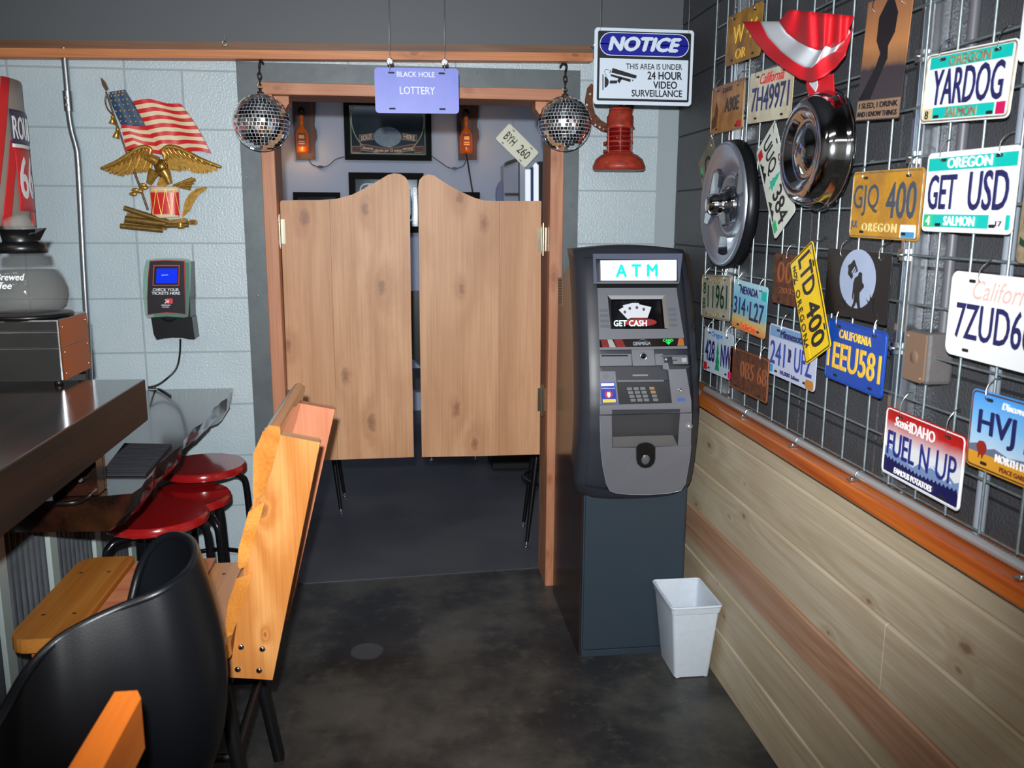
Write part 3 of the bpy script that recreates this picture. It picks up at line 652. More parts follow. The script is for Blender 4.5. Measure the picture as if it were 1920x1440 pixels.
# wings: overlapping feathers fanned along a shoulder curve
def wing(sh, tips, nm):
    q = MB(); n = len(tips)
    for k in range(n):
        b_ = crv(sh, k / (n - 1)); a_ = tips[k]; nx = lerp(b_, a_, .5); w_ = 20
        dx, dy = a_[0] - b_[0], a_[1] - b_[1]; l_ = math.hypot(dx, dy); px_, py_ = -dy / l_ * w_, dx / l_ * w_
        pts = [(b_[0] - px_ * .8, b_[1] - py_ * .8), (nx[0] - px_, nx[1] - py_), (a_[0] - px_ * .7 - dx / l_ * 14, a_[1] - py_ * .7 - dy / l_ * 14), a_, (a_[0] + px_ * .7 - dx / l_ * 14, a_[1] + py_ * .7 - dy / l_ * 14), (nx[0] + px_, nx[1] + py_), (b_[0] + px_ * .8, b_[1] + py_ * .8)]
        h_ = .010 + .0035 * (k % 2) + .006 * k / n
        q.prism(fe, [fe.uv(*S8(*p_)) for p_ in pts], .003, h_)
    q.build(nm, gold, tq, bevel=.0018, fix=True)
    q = MB(); q.tube([ep(x, y, .02) for x, y in [(v.x, v.y) for v in spline([Vector((a[0], a[1], 0)) for a in sh], 5)]], [.006 + .004 * math.sin(math.pi * i / (5 * (len(sh) - 1))) for i in range(5 * (len(sh) - 1) + 1)], 8); q.build(nm + '_shoulder', gold, tq)
    q = MB()
    for k in range(n):
        b_ = crv(sh, k / (n - 1)); a_ = tips[k]; mid = lerp(b_, a_, .45); q.tube([ep(*b_, .022), ep(*lerp(b_, a_, .25), .023), ep(*mid, .016)], [.005, .005, .001], 6)
    q.build(nm + '_coverts', gold, tq)
wing([(500, 720), (505, 675), (450, 655), (380, 675), (300, 730), (200, 790), (70, 845)], [(495, 850), (470, 880), (440, 885), (405, 890), (365, 895), (325, 900), (285, 908), (240, 920), (205, 915), (170, 905), (130, 895), (95, 875), (62, 850)], 'left_wing')
wing([(625, 740), (615, 690), (655, 655), (740, 665), (830, 705), (950, 765), (1125, 832)], [(670, 860), (700, 865), (735, 870), (770, 878), (810, 870), (850, 865), (890, 885), (930, 892), (970, 895), (1010, 890), (1050, 885), (1095, 870), (1138, 838)], 'right_wing')
q = MB(); q.ball(ep(600, 830, .018), .026, (1.0, .8, 1.05), 18, 14); q.ball(ep(600, 880, .016), .02, (1.1, .8, .9), 14, 10)
for i in range(6):
    for j in range(6): q.ball(ep(600 + (j - 2.5) * 17 + (8 if i % 2 else 0), 790 + 16 * i, .036 - .0008 * ((j - 2.5) ** 2 + (i - 2.5) ** 2)), .0042, (1, .5, 1.1), 8, 5); q.build('body', gold, tq)
q = MB(); q.tube(spline([ep(575, 790, .03), ep(530, 765, .034), ep(490, 755, .034), ep(455, 760, .032)], 4), [.020, .019, .018, .017, .0165, .016, .015, .014, .013, .011, .009, .006, .003], 10); q.ball(ep(480, 750, .036), .011, (1.1, .9, .8)); q.build('head', gold, tq)
for pts in (((545, 870), (520, 910), (505, 950), (490, 985)), ((625, 870), (650, 910), (665, 950), (680, 985))):
    q = MB(); q.tube(spline([ep(x, y, .022) for x, y in pts], 4), [.021 - .0009 * i for i in range(13)], 10); q.build('leg', gold, tq)
q = MB(); q.prism(fe, [fe.uv(*S8(*a)) for a in ((590, 900), (555, 990), (575, 1010), (620, 1010), (650, 990), (610, 900))], .004, .012); q.build('tail', gold, tq, bevel=.002)
# drum
dcx = 615; q = MB(); A = ep(618, 1010, 0); B = ep(628, 1262, 0); rd = (ep(745, 1100, 0) - ep(485, 1100, 0)).length / 2
q.lathe(B, (A - B), [(rd, 0), (rd, (A - B).length)], 20, ang=2 * math.pi); q.v = [Vector((v.x, EY - .003 + (v.y - EY) * .35 if v.y < EY else EY - .002, v.z)) for v in q.v]; q.build('drum_shell', red_p, tq)
for y0, y1 in ((1010, 1060), (1255, 1290)):
    q = MB(); A_ = ep(618, y0, 0); B_ = ep(622, y1, 0); q.lathe(B_, (A_ - B_), [(0, 0), (rd * 1.03, 0), (rd * 1.03, (A_ - B_).length), (0, (A_ - B_).length)], 20); q.v = [Vector((v.x, EY - .003 + (v.y - EY) * .37 if v.y < EY else EY - .002, v.z)) for v in q.v]; q.build('drum_hoop', cream, tq)
q = MB(); zz = [485, 525, 555, 605, 640, 690, 715, 760]
for i in range(7):
    f_ = lambda x: .006 + .36 * math.sqrt(max(0, rd * rd - ((x - 618) / 4.8 * .00206) ** 2))
    ya, yb = (1030, 1270) if i % 2 == 0 else (1270, 1030); q.tube([ep(zz[i], ya, f_(zz[i])), ep((zz[i] + zz[i + 1]) / 2, 1150, f_((zz[i] + zz[i + 1]) / 2) + .001), ep(zz[i + 1], yb, f_(zz[i + 1]))], .0016, 6)
q.build('drum_cords', goldl, tq)
q = MB()
for k, (x, y) in enumerate(((880, 935), (905, 945), (890, 975), (870, 1000), (860, 1030))): q.tube([ep(700, 1000, .018 - .002 * k), ep(x, y, .016)], [.003, .006], 6)
q.build('arrows', gold, tq)
q = MB()
for x, y in ((345, 1075), (365, 1040), (430, 995), (440, 1020), (400, 1050)): q.ball(ep(x, y, .015), .010, (1.5, .5, .8), 10, 6)
q.tube([ep(350, 1060, .014), ep(480, 1010, .014)], .005, 6); q.build('olive_branch', gold, tq)
q = MB()
for a_, b_, r_ in (((262, 1200), (660, 1325), .010), ((275, 1300), (640, 1345), .013), ((230, 1362), (610, 1400), .010), ((620, 1360), (840, 1352), .009), ((820, 1332), (900, 1325), .005)):
    q.tube([ep(*a_, .012), ep(*lerp(a_, b_, .5), .015), ep(*b_, .014)], r_, 10)
q.px(fe, [S8(*a) for a in ((290, 1240), (640, 1330), (640, 1400), (250, 1350))], .003, .012); q.px(fe, [S8(*a) for a in ((640, 1310), (800, 1290), (830, 1300), (820, 1370), (660, 1380))], .003, .012)
q.build('scroll', M('bronze_gold', C(150, 118, 62), .4, .6, noise=(50, C(96, 72, 34), .6)), tq)
q = MB(); q.tube(spline([ep(790, 1310, .03), ep(800, 1240, .03), ep(850, 1120, .03), ep(920, 1050, .03), ep(1010, 1015, .03)], 5), .002, 6)
vv = [(785, 1290), (800, 1210), (820, 1130), (860, 1070), (920, 1025), (980, 1012), (1015, 1018), (1005, 1035), (940, 1080), (900, 1140), (860, 1220), (830, 1250), (805, 1270)]
q.px(fe, [S8(*a) for a in vv],   .024, .029); q.build('quill', gold, tq, bevel=.001)
q = MB(); O = ep(775, 1385, .02); q.lathe(O, (0, 0, 1), [(0, 0), (.013, 0), (.014, .01), (.010, .018), (.012, .022), (.008, .023), (0, .022)], 14); q.build('inkwell', gold, tq)
q = MB(); q.tube([ep(880 + 38 * math.cos(a * .524), 1328 + 18 * math.sin(a * .524), .016) for a in range(12)], .003, 6, closed=True); q.build('scroll_loop', gold, tq)
# ticket checker
TYY = BY - .1; ft = yfr(TYY); tq = thing('ticket_checker', ft.p(*ft.uv(312, 560), -.05), 'black ticket checker with blue screen reading CHECK YOUR TICKETS HERE', 'scanner')
T8 = lambda x, y: (250 + x / 8, 470 + y / 8)
plas = M('black_plastic', C(24, 24, 28), .32)
def tp(pts, n0, n1, nm, mt, bv=0): q = MB(); q.px(ft, [T8(*a) for a in pts], n0, n1); return q.build(nm, mt, tq, bevel=bv, fix=True)
tp([(240, 1000), (790, 990), (860, 1010), (905, 1335), (825, 1335), (700, 1312), (560, 1308), (420, 1325), (325, 1345), (280, 1260)], -.098, -.02, 'housing', plas, .004)
tp([(330, 180), (830, 180), (850, 1010), (300, 1010)], -.098, -.006, 'body', plas, .004)
q = MB(); O = ft.p(*ft.uv(*T8(510, 960)), -.03); q.ball(O - Vector((0, 0, .005)), .036, (1, .6, .8), 20, 12); q.build('scanner_nose', M('nose_plastic', C(32, 34, 40), .3), tq)
q = MB(); gp = [(190, 135), (330, 115), (560, 108), (730, 112), (840, 130), (862, 200), (850, 560), (822, 990), (760, 1005), (500, 985), (215, 1008), (175, 960), (140, 620), (150, 300)]
q.px(ft, [T8(*a) for a in gp], -.006, -.0005); q.build('clear_cover', M('green_acrylic', C(140, 190, 172), .08, alpha=.42), tq, bevel=.002)
rd_ = M('checker_red', C(190, 48, 58), .4)
fc = [(245, 150), (500, 138), (775, 150), (782, 500), (792, 800), (795, 960), (650, 940), (500, 932), (350, 945), (215, 965), (205, 700), (218, 400)]
tp(fc, 0, .003, 'red_border', rd_, 0)
cx_, cy_ = 500, 550; tp([(cx_ + (x - cx_) * .96, cy_ + (y - cy_) * .975) for x, y in fc], .003, .0045, 'face', M('checker_face', C(34, 32, 38), .35))
tp([(308, 215), (700, 215), (692, 525), (295, 525)], .0045, .006, 'screen_border', rd_); tp([(325, 230), (688, 230), (680, 510), (312, 510)], .006, .0075, 'screen_bezel', black)
tp([(360, 265), (665, 265), (660, 485), (350, 485)], .0075, .0085, 'screen', M('blue_screen', C(10, 40, 190), .2, emit=(C(8, 40, 200), .8)))
q = MB()
for s_, a_ in (('CHECK YOUR', (297, 562, 688, 605)), ('TICKETS HERE', (280, 614, 706, 658)), ('OREGON', (425, 806, 558, 828)), ('LOTTERY', (440, 838, 545, 855))):
    textpx(q, s_, ft, [T8(a_[0], a_[1]), T8(a_[2], a_[1]), T8(a_[2], a_[3]), T8(a_[0], a_[3])], .0045, .0055, bold=.015); q.build('lettering', white, tq); q = MB()
q.px(ft, [T8(*a) for a in ((432, 362), (530, 358), (530, 364), (432, 370))], .0085, .009); q.build('screen_line', white, tq)
q = MB(); q.rect(ft, ft.uv(*T8(445, 0))[0], ft.uv(*T8(545, 0))[0], ft.uv(*T8(495, 792))[1], ft.uv(*T8(495, 716))[1], .0045, .0055, r=.004); q.build('lottery_emblem', M('emblem_red', C(225, 60, 70), .4), tq)
q = MB(); 
for a_ in (((478, 730), (500, 760), (470, 785), (490, 790), (510, 765), (495, 730)), ((515, 745), (535, 735), (535, 785), (520, 780))): q.px(ft, [T8(*a) for a in a_], .0055, .0062)
q.build('emblem_star', white, tq)
cord('black_cable', [at(338, 636, Y=3.44), at(337, 665, Y=3.47), at(330, 692, Y=3.47), at(310, 712, Y=3.45), at(294, 722, Y=3.40), at(278, 726, Y=3.34) * 1, ], .0035, black, 'black power cable curving from the ticket checker down to the bar')
# little screw hooks on the beam
a = at(422, 82, Y=3.42); q = MB(); q.tube([a + Vector((.008 * math.cos(k * .6), -.01, .008 * math.sin(k * .6))) for k in range(11)], .0015, 6, closed=True); q.tube([a + Vector((0, 0, .008)), a + Vector((0, 0, .03))], .0015, 6); tag(q.build('screw_eye', steel), 'small screw eye under the beam above the steel band', 'hook')
# disco balls
mirr = M('mirror_tile', C(240, 242, 245), .07, 1.0); grout = M('ball_core', C(225, 228, 232), .35, .3)
def disco(px, py, rpx, label):
    Y = 3.352; c = at(px, py, Y=Y); R = rpx * (c - CAM).length * .985 / F; R = .1
    tq = thing('mirror_ball', c, label, 'disco ball', 'mirror balls hung at the top corners of the doorway')
    q = MB(); q.ball(c, R * .985, n=32, k=20); q.build('core', grout, tq)
    q = MB(); rows = 24
    for i in range(1, rows):
        th0 = math.pi * (i - .5) / rows; th1 = math.pi * (i + .5) / rows; n = max(6, int(2 * math.pi * math.sin(math.pi * i / rows) * rows / math.pi)); g_ = .86
        for j in range(n):
            a0 = 2 * math.pi * j / n; am = a0 + math.pi / n; tm = (th0 + th1) / 2
            nrm = Vector((math.sin(tm) * math.cos(am), math.sin(tm) * math.sin(am), math.cos(tm))); nr = (nrm + Vector([random.uniform(-.06, .06) for _ in range(3)])).normalized()
            e1 = Vector((-math.sin(am), math.cos(am), 0)); e1 = (e1 - nr * e1.dot(nr)).normalized(); e2 = nr.cross(e1); h1 = R * math.sin(tm) * math.pi / n * g_; h2 = R * math.pi / rows / 2 * g_; b_ = c + nrm * R
            vs = [b_ + e1 * x + e2 * y + nr * z for z in (-.002, 0) for x, y in ((-h1, -h2), (h1, -h2), (h1, h2), (-h1, h2))]
            q.add(vs, [(4, 5, 6, 7), (0, 1, 5, 4), (1, 2, 6, 5), (2, 3, 7, 6), (3, 0, 4, 7)])
    tag(q.build('mirror_tiles', mirr, tq), kind='stuff')
    q = MB(); q.lathe(c + Vector((0, 0, R)), (0, 0, 1), [(.014, -.002), (.014, .006), (.006, .008), (.005, .02), (0, .02)], 14); q.tube([c + Vector((.008 * math.cos(k * .524), 0, R + .026 + .008 * math.sin(k * .524))) for k in range(12)], .0015, 6, closed=True); q.build('cap_ring', chrome, tq)
    q = MB()
    for k in range(3):
        z = R + .042 + k * .02; q.tube([c + Vector((.0065 * math.cos(a * .524) * (k % 2), .0065 * math.cos(a * .524) * (1 - k % 2), z + .012 * math.sin(a * .524))) for a in range(12)], .0022, 6, closed=True)
    z = R + .10; q.tube(spline([c + Vector((0, 0, z - .012)), c + Vector((.004, 0, z + .01)), c + Vector((0, .06, z + .025)), c + Vector((0, .105, z + .02))], 4), .004, 8)
    q.build('chain_hook', blackm, tq)
    return tq
disco(490.5, 230, 48, 'silver mirror ball hanging at the left corner of the doorway')
disco(1058.5, 232, 46, 'silver mirror ball hanging at the right corner of the doorway')
# horseshoe and lantern
fh = yfr(BY - .002); hc = fh.uv(1141, 190)
q = MB(); out = [fh.uv(*a) for a in ((1108, 157), (1101, 165), (1097, 185), (1096, 205), (1101, 222), (1112, 236), (1128, 247), (1145, 250), (1165, 245), (1180, 228), (1187, 205), (1186, 180), (1178, 160))]
inn = [fh.uv(*a) for a in ((1170, 162), (1175, 180), (1173, 204), (1166, 222), (1154, 232), (1140, 234), (1126, 226), (1115, 214), (1111, 200), (1110, 186), (1113, 172), (1113, 162))]
q.prism(fh, out + inn, 0, .012); tq = thing('giant_horseshoe', fh.p(*hc), 'rusty horseshoe with nail holes on the wall behind the red lantern', 'horseshoe'); q.build('shoe', rustm, tq, bevel=.003)
q = MB()
for a in ((1105, 177), (1099, 197), (1101, 211), (1106, 224), (1115, 235), (1123, 239), (1131, 243), (1181, 207), (1181, 190)): u_, v_ = fh.uv(*a); q.prism(fh, ell(u_, v_, .0042, n=10), .010, .0128)
q.build('nail_holes', M('nail_hole_pale', C(190, 196, 196), .5), tq)
LY = 3.37; lc = at(1162, 250, Y=LY); zb = at(1162, 316, Y=LY).z; px2 = (at(1210, 316, Y=LY) - at(1115, 316, Y=LY)).length / 95
tq = thing('red_lantern', (lc.x, LY, zb), 'weathered red railroad lantern below the notice sign', 'lantern')
lr = M('lantern_red', C(178, 62, 42), .42, noise=(30, C(120, 44, 34), .8), bump=(120, .2)); lrd = M('lantern_dark_red', C(120, 36, 30), .5)
zz = lambda y: zb + (316 - y) * px2
A = (lc.x, LY, 0)
q = MB(); q.lathe(A, (0, 0, 1), [(0, zz(318)), (44 * px2, zz(320)), (48 * px2, zz(317)), (48 * px2, zz(312)), (43 * px2, zz(300)), (33 * px2, zz(292)), (26 * px2, zz(290)), (26 * px2, zz(288)), (0, zz(288))], 36); q.build('flared_base', lr, tq)
q = MB(); q.lathe(A, (0, 0, 1), [(0, zz(245)), (27 * px2, zz(245)), (24 * px2, zz(240)), (24 * px2, zz(225)), (21 * px2, zz(220)), (20 * px2, zz(212)), (17 * px2, zz(208)), (6 * px2, zz(206)), (0, zz(206))], 30); q.build('top_cap', lr, tq)
q = MB(); q.lathe(A, (0, 0, 1), [(14 * px2, zz(220)), (20.5 * px2, zz(219)), (20.5 * px2, zz(214)), (14 * px2, zz(214))], 24); q.build('vent_band', lrd, tq)
q = MB(); q.lathe(A, (0, 0, 1), [(17 * px2, zz(289)), (20 * px2, zz(286)), (20 * px2, zz(248)), (17 * px2, zz(245))] , 28); q.build('red_globe', M('ruby_glass', C(130, 22, 26), .08, trans=.35), tq)
q = MB()
for k in range(5): q.tube([(lc.x + 23 * px2 * math.cos(a * .262), LY + 23 * px2 * math.sin(a * .262), zz(252 + k * 8.5)) for a in range(24)], 1.0 * px2 if k != 2 else 2 * px2, 6, closed=True)
q.build('guard_rings', lr, tq)
for k in range(6):
    a = math.radians(-100 + 60 * k); q = MB(); q.tube([(lc.x + 24 * px2 * math.cos(a), LY + 24 * px2 * math.sin(a), zz(z_)) for z_ in (242, 291)], 1.6 * px2, 8); q.build('guard_bar', lr, tq)
for s_ in (-1,): q = MB(); q.ball((lc.x + s_ * 27 * px2, LY, zz(248)), 3 * px2); q.ball((lc.x + s_ * 27 * px2, LY, zz(272)), 3.4 * px2); q.ball((lc.x + s_ * 27 * px2, LY, zz(286)), 3.4 * px2); q.build('latch_lug', lrd, tq)
q = MB(); q.lathe((lc.x, LY, zz(206)), (0, 0, 1), [(4 * px2, 0), (2.5 * px2, 6 * px2), (.6 * px2, 16 * px2), (0, 16 * px2)], 12); q.build('top_spike', lrd, tq)
q = MB(); q.tube([(lc.x, LY, zz(192)), (lc.x, LY + .06, zz(188)), (lc.x, BY, zz(186))], .0025, 6); q.build('wall_hook', blackm, tq)
# notice sign
NY = 3.08; fn = yfr(NY); N8 = lambda x, y: (1080 + x / 8, 70 + y / 8)
tq = thing('notice_sign', fn.p(*fn.uv(1205, 130)), 'white NOTICE 24 hour video surveillance sign hung over the lantern', 'sign')
u0, v0 = fn.uv(1112, 195); u1, _ = fn.uv(1296, 195); v1 = v0 + (u1 - u0) * .715; hw = v1 - v0; W = u1 - u0
sw = M('sign_white', C(205, 218, 232), .35); sb_ = M('sign_black', C(16, 16, 24), .4); sblu = M('sign_blue', C(14, 22, 140), .35)
q = MB(); q.rect(fn, u0, u1, v0, v1, -.003, 0, r=.012); q.build('panel', sw, tq)
q = MB(); q.rect(fn, u0 + .012, u1 - .010, v0 + .012, v1 - .01, 0, .0006, r=.006); q.build('black_border', sb_, tq)
q = MB(); q.rect(fn, u0 + .020, u1 - .017, v0 + .020, v0 + hw * .605, .0006, .0012); q.build('text_field', sw, tq)
q = MB(); q.rect(fn, u0 + .018, u1 - .016, v0 + hw * .64, v1 - .014, .0006, .0012, r=hw * .155); q.build('oval_rim', sw, tq)
q = MB(); q.rect(fn, u0 + .0205, u1 - .0185, v0 + hw * .65, v1 - .0165, .0012, .0016, r=hw * .148); q.build('oval_field', sblu, tq)
q = MB(); text(q, 'NOTICE', fn, [(u0 + W * .165, v1 - hw * .105), (u0 + W * .88, v1 - hw * .105), (u0 + W * .835, v1 - hw * .30), (u0 + W * .135, v1 - hw * .30)],   .0016, .0022, bold=.06, shear=.0); q.build('notice_lettering', sw, tq)
q = MB()
for s_, a_, b_ in (('THIS AREA IS UNDER', (750, 392, 1590, 480), .02), ('24 HOUR', (1070, 512, 1588, 635), .045), ('VIDEO', (1155, 658, 1515, 772), .045), ('SURVEILLANCE', (832, 785, 1590, 890), .04)):
    textpx(q, s_, fn, [N8(a_[0], a_[1]), N8(a_[2], a_[1] + 12 * (a_[2] - a_[0]) / 840), N8(a_[2], a_[3] + 12 * (a_[2] - a_[0]) / 840), N8(a_[0], a_[3])], .0012, .0018, bold=b_ * .6); q.build('lettering', sb_, tq); q = MB()
q = MB()
for pts in (((548, 460), (912, 575), (895, 622), (528, 530)), ((522, 552), (822, 632), (812, 672), (515, 582)), ((640, 605), (690, 620), (650, 690), (615, 660)), ((505, 650), (615, 648), (615, 692), (505, 695)), ((395, 555), (410, 555), (410, 792), (395, 792)), ((428, 588), (455, 598), (482, 632), (492, 675), (480, 715), (458, 745), (428, 760)), ((515, 488), (525, 490), (510, 542), (500, 540)), ((845, 632), (860, 636), (852, 662), (838, 658))):
    q.px(fn, [N8(*a) for a in pts], .0012, .0018)
q.tube(spline([fn.p(*fn.uv(*N8(*a)), .0015) for a in ((460, 585), (435, 540), (430, 500), (460, 482), (495, 495))], 4), .0008, 5)
q.build('camera_pictogram', sb_, tq)
q = MB(); a = fn.p(*fn.uv(1114, 84)); q.tube([a, at(1108, 86, Y=3.36)], .0015, 6); q.tube([fn.p(u0 + .02, v1 - .008), fn.p(u0 + .02, v1 + .3)], .0012, 6); q.tube([fn.p(u1 - .02, v1 - .008), fn.p(u1 - .02, v1 + .3)], .0012, 6); q.build('hanging_wire', steel, tq)
# ------------------------------------------------------------------ wire grid with the number plates
GX = 1.062
tq = thing('wire_grid_panel', (GX, 2.0, .97), 'galvanised wire grid covering the charcoal block wall and holding number plates', 'wire grid')
gy0 = at(1332, 300, X=GX).y; gys = [gy0 - .1037 * k for k in range(24)]; gzs = [1.881 - .1006 * k for k in range(-5, 10)]
for y in gys: q = MB(); q.tube([(GX, y, gzs[-1]), (GX, y, gzs[0])], .0030, 6); q.build('vertical_wire', galv, tq)
for z in gzs: q = MB(); q.tube([(GX + .0055, gys[0], z), (GX + .0055, gys[-1], z)], .0030, 6); q.build('horizontal_wire', galv, tq)
strutm = M('strut_zinc', C(205, 212, 220), .22, .95)
def strut(yc, w_, z0, z1, label):
    tt = thing('strut_channel', (1.085, yc, z0), label, 'strut')
    q = MB(); q.box(1.101, 1.1065, yc - w_ / 2, yc + w_ / 2, z0, z1); q.box(1.07, 1.101, yc - w_ / 2, yc - w_ / 2 + .0025, z0, z1); q.box(1.07, 1.101, yc + w_ / 2 - .0025, yc + w_ / 2, z0, z1); q.box(1.068, 1.0705, yc - w_ / 2, yc - w_ / 2 + .012, z0, z1); q.box(1.068, 1.0705, yc + w_ / 2 - .012, yc + w_ / 2, z0, z1)
    q.build('channel', strutm, tt, bevel=.001, seg=2)
    for z in gzs[3::2]:
        q = MB()
        if z0 < z < z1: q.box(1.055, 1.069, yc - .009, yc + .009, z - .012, z + .012); q.tube([(1.05, yc, z), (1.068, yc, z)], .005, 6); q.build('strut_clip', steel, tt)
sy_ = (at(1700, 300, X=1.07).y + at(1733, 300, X=1.07).y) / 2
strut(sy_, .043, .965, 2.6, 'long bright steel strut channel behind the gold and white plates')
strut((at(1362, 300, X=1.07).y + at(1373, 300, X=1.07).y) / 2, .04, .965, 2.6, 'steel strut channel behind the spoked hubcap near the corner')
# junction box and painted conduit on the wall
a = at(1693, 618, X=1.035); b = at(1735, 722, X=1.035)
tq = thing('junction_box', (1.07, (a.y + b.y) / 2, b.z), 'brown-faced electrical junction box behind the wire grid below the moon sign', 'junction box')
yb0, yb1, zb0, zb1 = at(1735, 690, X=1.045).y, at(1693, 690, X=1.045).y, at(1715, 718, X=1.045).z, at(1715, 620, X=1.045).z
q = MB(); q.box(1.047, 1.107, yb0, yb1, zb0, zb1); q.build('box_body', M('box_grey', C(92, 88, 88), .5, bump=(60, .3)), tq, bevel=.008)
fbx = xfr(1.047); q = MB(); q.rect(fbx, -yb1 + .003, -yb0 - .003, zb0 + .003, zb1 - .003, 0, .004, r=.008); o = q.build('cover_plate', M('box_brown', C(126, 102, 84), .5), tq)
q = MB(); q.lathe((1.043, (yb0 + yb1) / 2, (zb0 + zb1) / 2), (-1, 0, 0), [(.014, 0), (.013, .001), (0, .001)], 20); q.ball((1.043, yb0 + .012, zb0 + .012), .004); q.ball((1.043, yb1 - .012, zb1 - .012), .004); q.build('knockout', MC['box_brown'], o)
cg = M('painted_conduit', C(84, 84, 90), .45)
q = MB(); yy = yb0 + .02; q.tube([(1.09, yy, zb1 - .005), (1.09, yy, 2.6)], .011, 12); tag(q.build('painted_conduit', cg), 'charcoal painted conduit rising from the junction box', 'pipe')
q = MB(); q.tube([(1.088, yb1 - .003, (zb0 + zb1) / 2), (1.088, yb1 + .25, (zb0 + zb1) / 2)], .011, 12); tag(q.build('painted_conduit', cg), 'short horizontal painted conduit running left from the junction box', 'pipe')
yy = at(1868, 690, X=1.09).y
q = MB(); q.tube([(1.09, yy, .96), (1.09, yy, 2.6)], .011, 12); tag(q.build('painted_conduit', M('pale_conduit', C(140, 148, 160), .4)), 'pale upright conduit behind the blue bison plate', 'pipe')
# flexible conduit along the ledge
fz = zt + .038 + .0118; fxc = 1.040
tq = thing('flexible_conduit', (fxc, 1.6, fz), 'ribbed flexible steel conduit lying along the back of the orange ledge', 'conduit')
q = MB(); n_ = int((gy0 - .05) / .0105); q.tube([(fxc, gy0 - .12 - .0105 * k / 2, fz) for k in range(2 * n_)], [.0112 if k % 2 else .0088 for k in range(2 * n_)], 10); q.build('ribbed_tube', M('flex_steel', C(200, 202, 204), .3, .6), tq)
for x, y in ((1393, 767), (1487, 820), (1598, 889), (1916, 1074)):
    yc = at(x, y, X=1.02, ).y; q = MB(); q.tube([(fxc + .0125 * math.cos(a * .35), yc, fz + .0125 * math.sin(a * .35)) for a in range(-1, 10)], .002, 6); q.box(fxc - .03, fxc - .008, yc - .008, yc + .008, fz - .0095, fz - .0075); q.ball((fxc - .02, yc, fz - .006), .004); q.build('conduit_clip', steel, tq)
# ---- plates
def quadframe(pq, X):
    P_ = [at(*a, X=X) for a in pq]; c_ = sum(P_, Vector()) / 4
    U = ((P_[1] - P_[0]) + (P_[2] - P_[3])) / 2; V = ((P_[0] - P_[3]) + (P_[1] - P_[2])) / 2; W_ = U.length
    N_ = Vector((-1, 0, 0)); U.normalize(); V2 = N_.cross(U); return Fr(c_, U, V2), W_, V.dot(V2)
GRADM = {}
def grad(name, stops, rough=.35):
    if name in MC: return MC[name]
    t = NT(name); uvn = t.n('TexCoord').outputs['UV']; sp_ = t.n('SeparateXYZ', _0=uvn).outputs[1]
    nz = t.n('TexNoise', Vector=uvn, Scale=9.0, Detail=3.0).outputs[0]
    r_ = t.n('ValToRGB', _0=t.math('ADD', sp_, t.math('MULTIPLY_ADD', nz, .08, -.04))); e = r_.color_ramp.elements
    while len(e) < len(stops): e.new(.5)
    for k, (p_, c_) in enumerate(stops): e[k].position = p_; e[k].color = c_
    t.P(Base_Color=r_.outputs[0], Roughness=rough); MC[name] = t.m; return t.m
slotm = M('slot_dark', C(30, 28, 28), .7)
def plate(pq, base, label, items, X=1.046, rim=None, r=.012, name='license_plate', hooks=((.18, 1), (.82, 1)), slots=True, wh=None, thick=.0015, cat='license plate', up=.035):
    fr, W_, H_ = quadframe(pq, X)
    if wh: W_, H_ = wh
    o = MB(); o.rect(fr, -W_ / 2, W_ / 2, -H_ / 2, H_ / 2, -thick, 0, r=r); ob = o.build(name, base, loc=fr.O, uvf=(fr, W_, H_)); tag(ob, label, cat)
    ff_ = lambda a, b: (-W_ / 2 + a * W_, -H_ / 2 + b * H_)
    if rim:
        q = MB(); q.tube([fr.p(a, b, .0005) for a, b in rr(-W_ / 2 + .004, W_ / 2 - .004, -H_ / 2 + .004, H_ / 2 - .004, r * .8)], .0015, 6, closed=True); q.build('raised_rim', rim, ob)
    groups = {}
    for k, it in enumerate(items):
        kind, mt = it[0], it[1]
        key = ('lettering' if kind == 't' else it[-1] if isinstance(it[-1], str) else 'printed_shape', mt.name, k)
        mb = groups.setdefault(key, (MB(), mt))[0]
        lev_ = .0002 + .00012 * k
        if kind == 't':
            s_, a0, a1, b0, b1 = it[2:7]; kw = it[7] if len(it) > 7 else {}
            (x0, y0), (x1, y1) = ff_(a0, b0), ff_(a1, b1); h_ = kw.pop('h', .0012) if 'h' in kw else .0012; textr(mb, s_, fr, x0, x1, y0, y1, lev_ - .0001 if lev_ > .001 else 0, lev_ + h_, **kw)
        elif kind == 'r':
            (x0, y0), (x1, y1) = ff_(it[2], it[4]), ff_(it[3], it[5]); mb.rect(fr, x0, x1, y0, y1, 0, lev_, r=it[6] if len(it) > 6 and not isinstance(it[6], str) else 0)
        elif kind == 'p': mb.prism(fr, [ff_(*a) for a in it[2]], 0, lev_)
    for key, (mb, mt) in groups.items(): mb.build(key[0], mt, ob)
    if slots:
        for a, b in ((.2, .9), (.8, .9), (.2, .09), (.8, .09)): q = MB(); x, y = ff_(a, b); q.rect(fr, x - .009, x + .009, y - .003, y + .003, 0, .0009, r=.0028); q.build('mounting_slot', slotm, ob)
    for a, b in hooks:
        p0 = fr.p(*ff_(a, .92 if b else .08), .002); q = MB()
        q.tube(spline([p0 + Vector((.004, 0, -.004)), p0 + Vector((-.003, 0, 0)), p0 + Vector((0, .003, up * .6)), p0 + Vector((GX - p0.x - .006, 0, up)), p0 + Vector((GX - p0.x + .004, 0, up + .002))], 4), .0013, 6); q.build('wire_hook', chrome, ob)
    return ob
wp = M('plate_white', C(236, 238, 240), .35); nv = M('ink_navy', C(34, 36, 92), .4); tl = M('ink_teal', C(0, 190, 180), .35); bk = M('ink_black', C(26, 26, 30), .4); dg = M('ink_dark_green', C(24, 60, 44), .4)
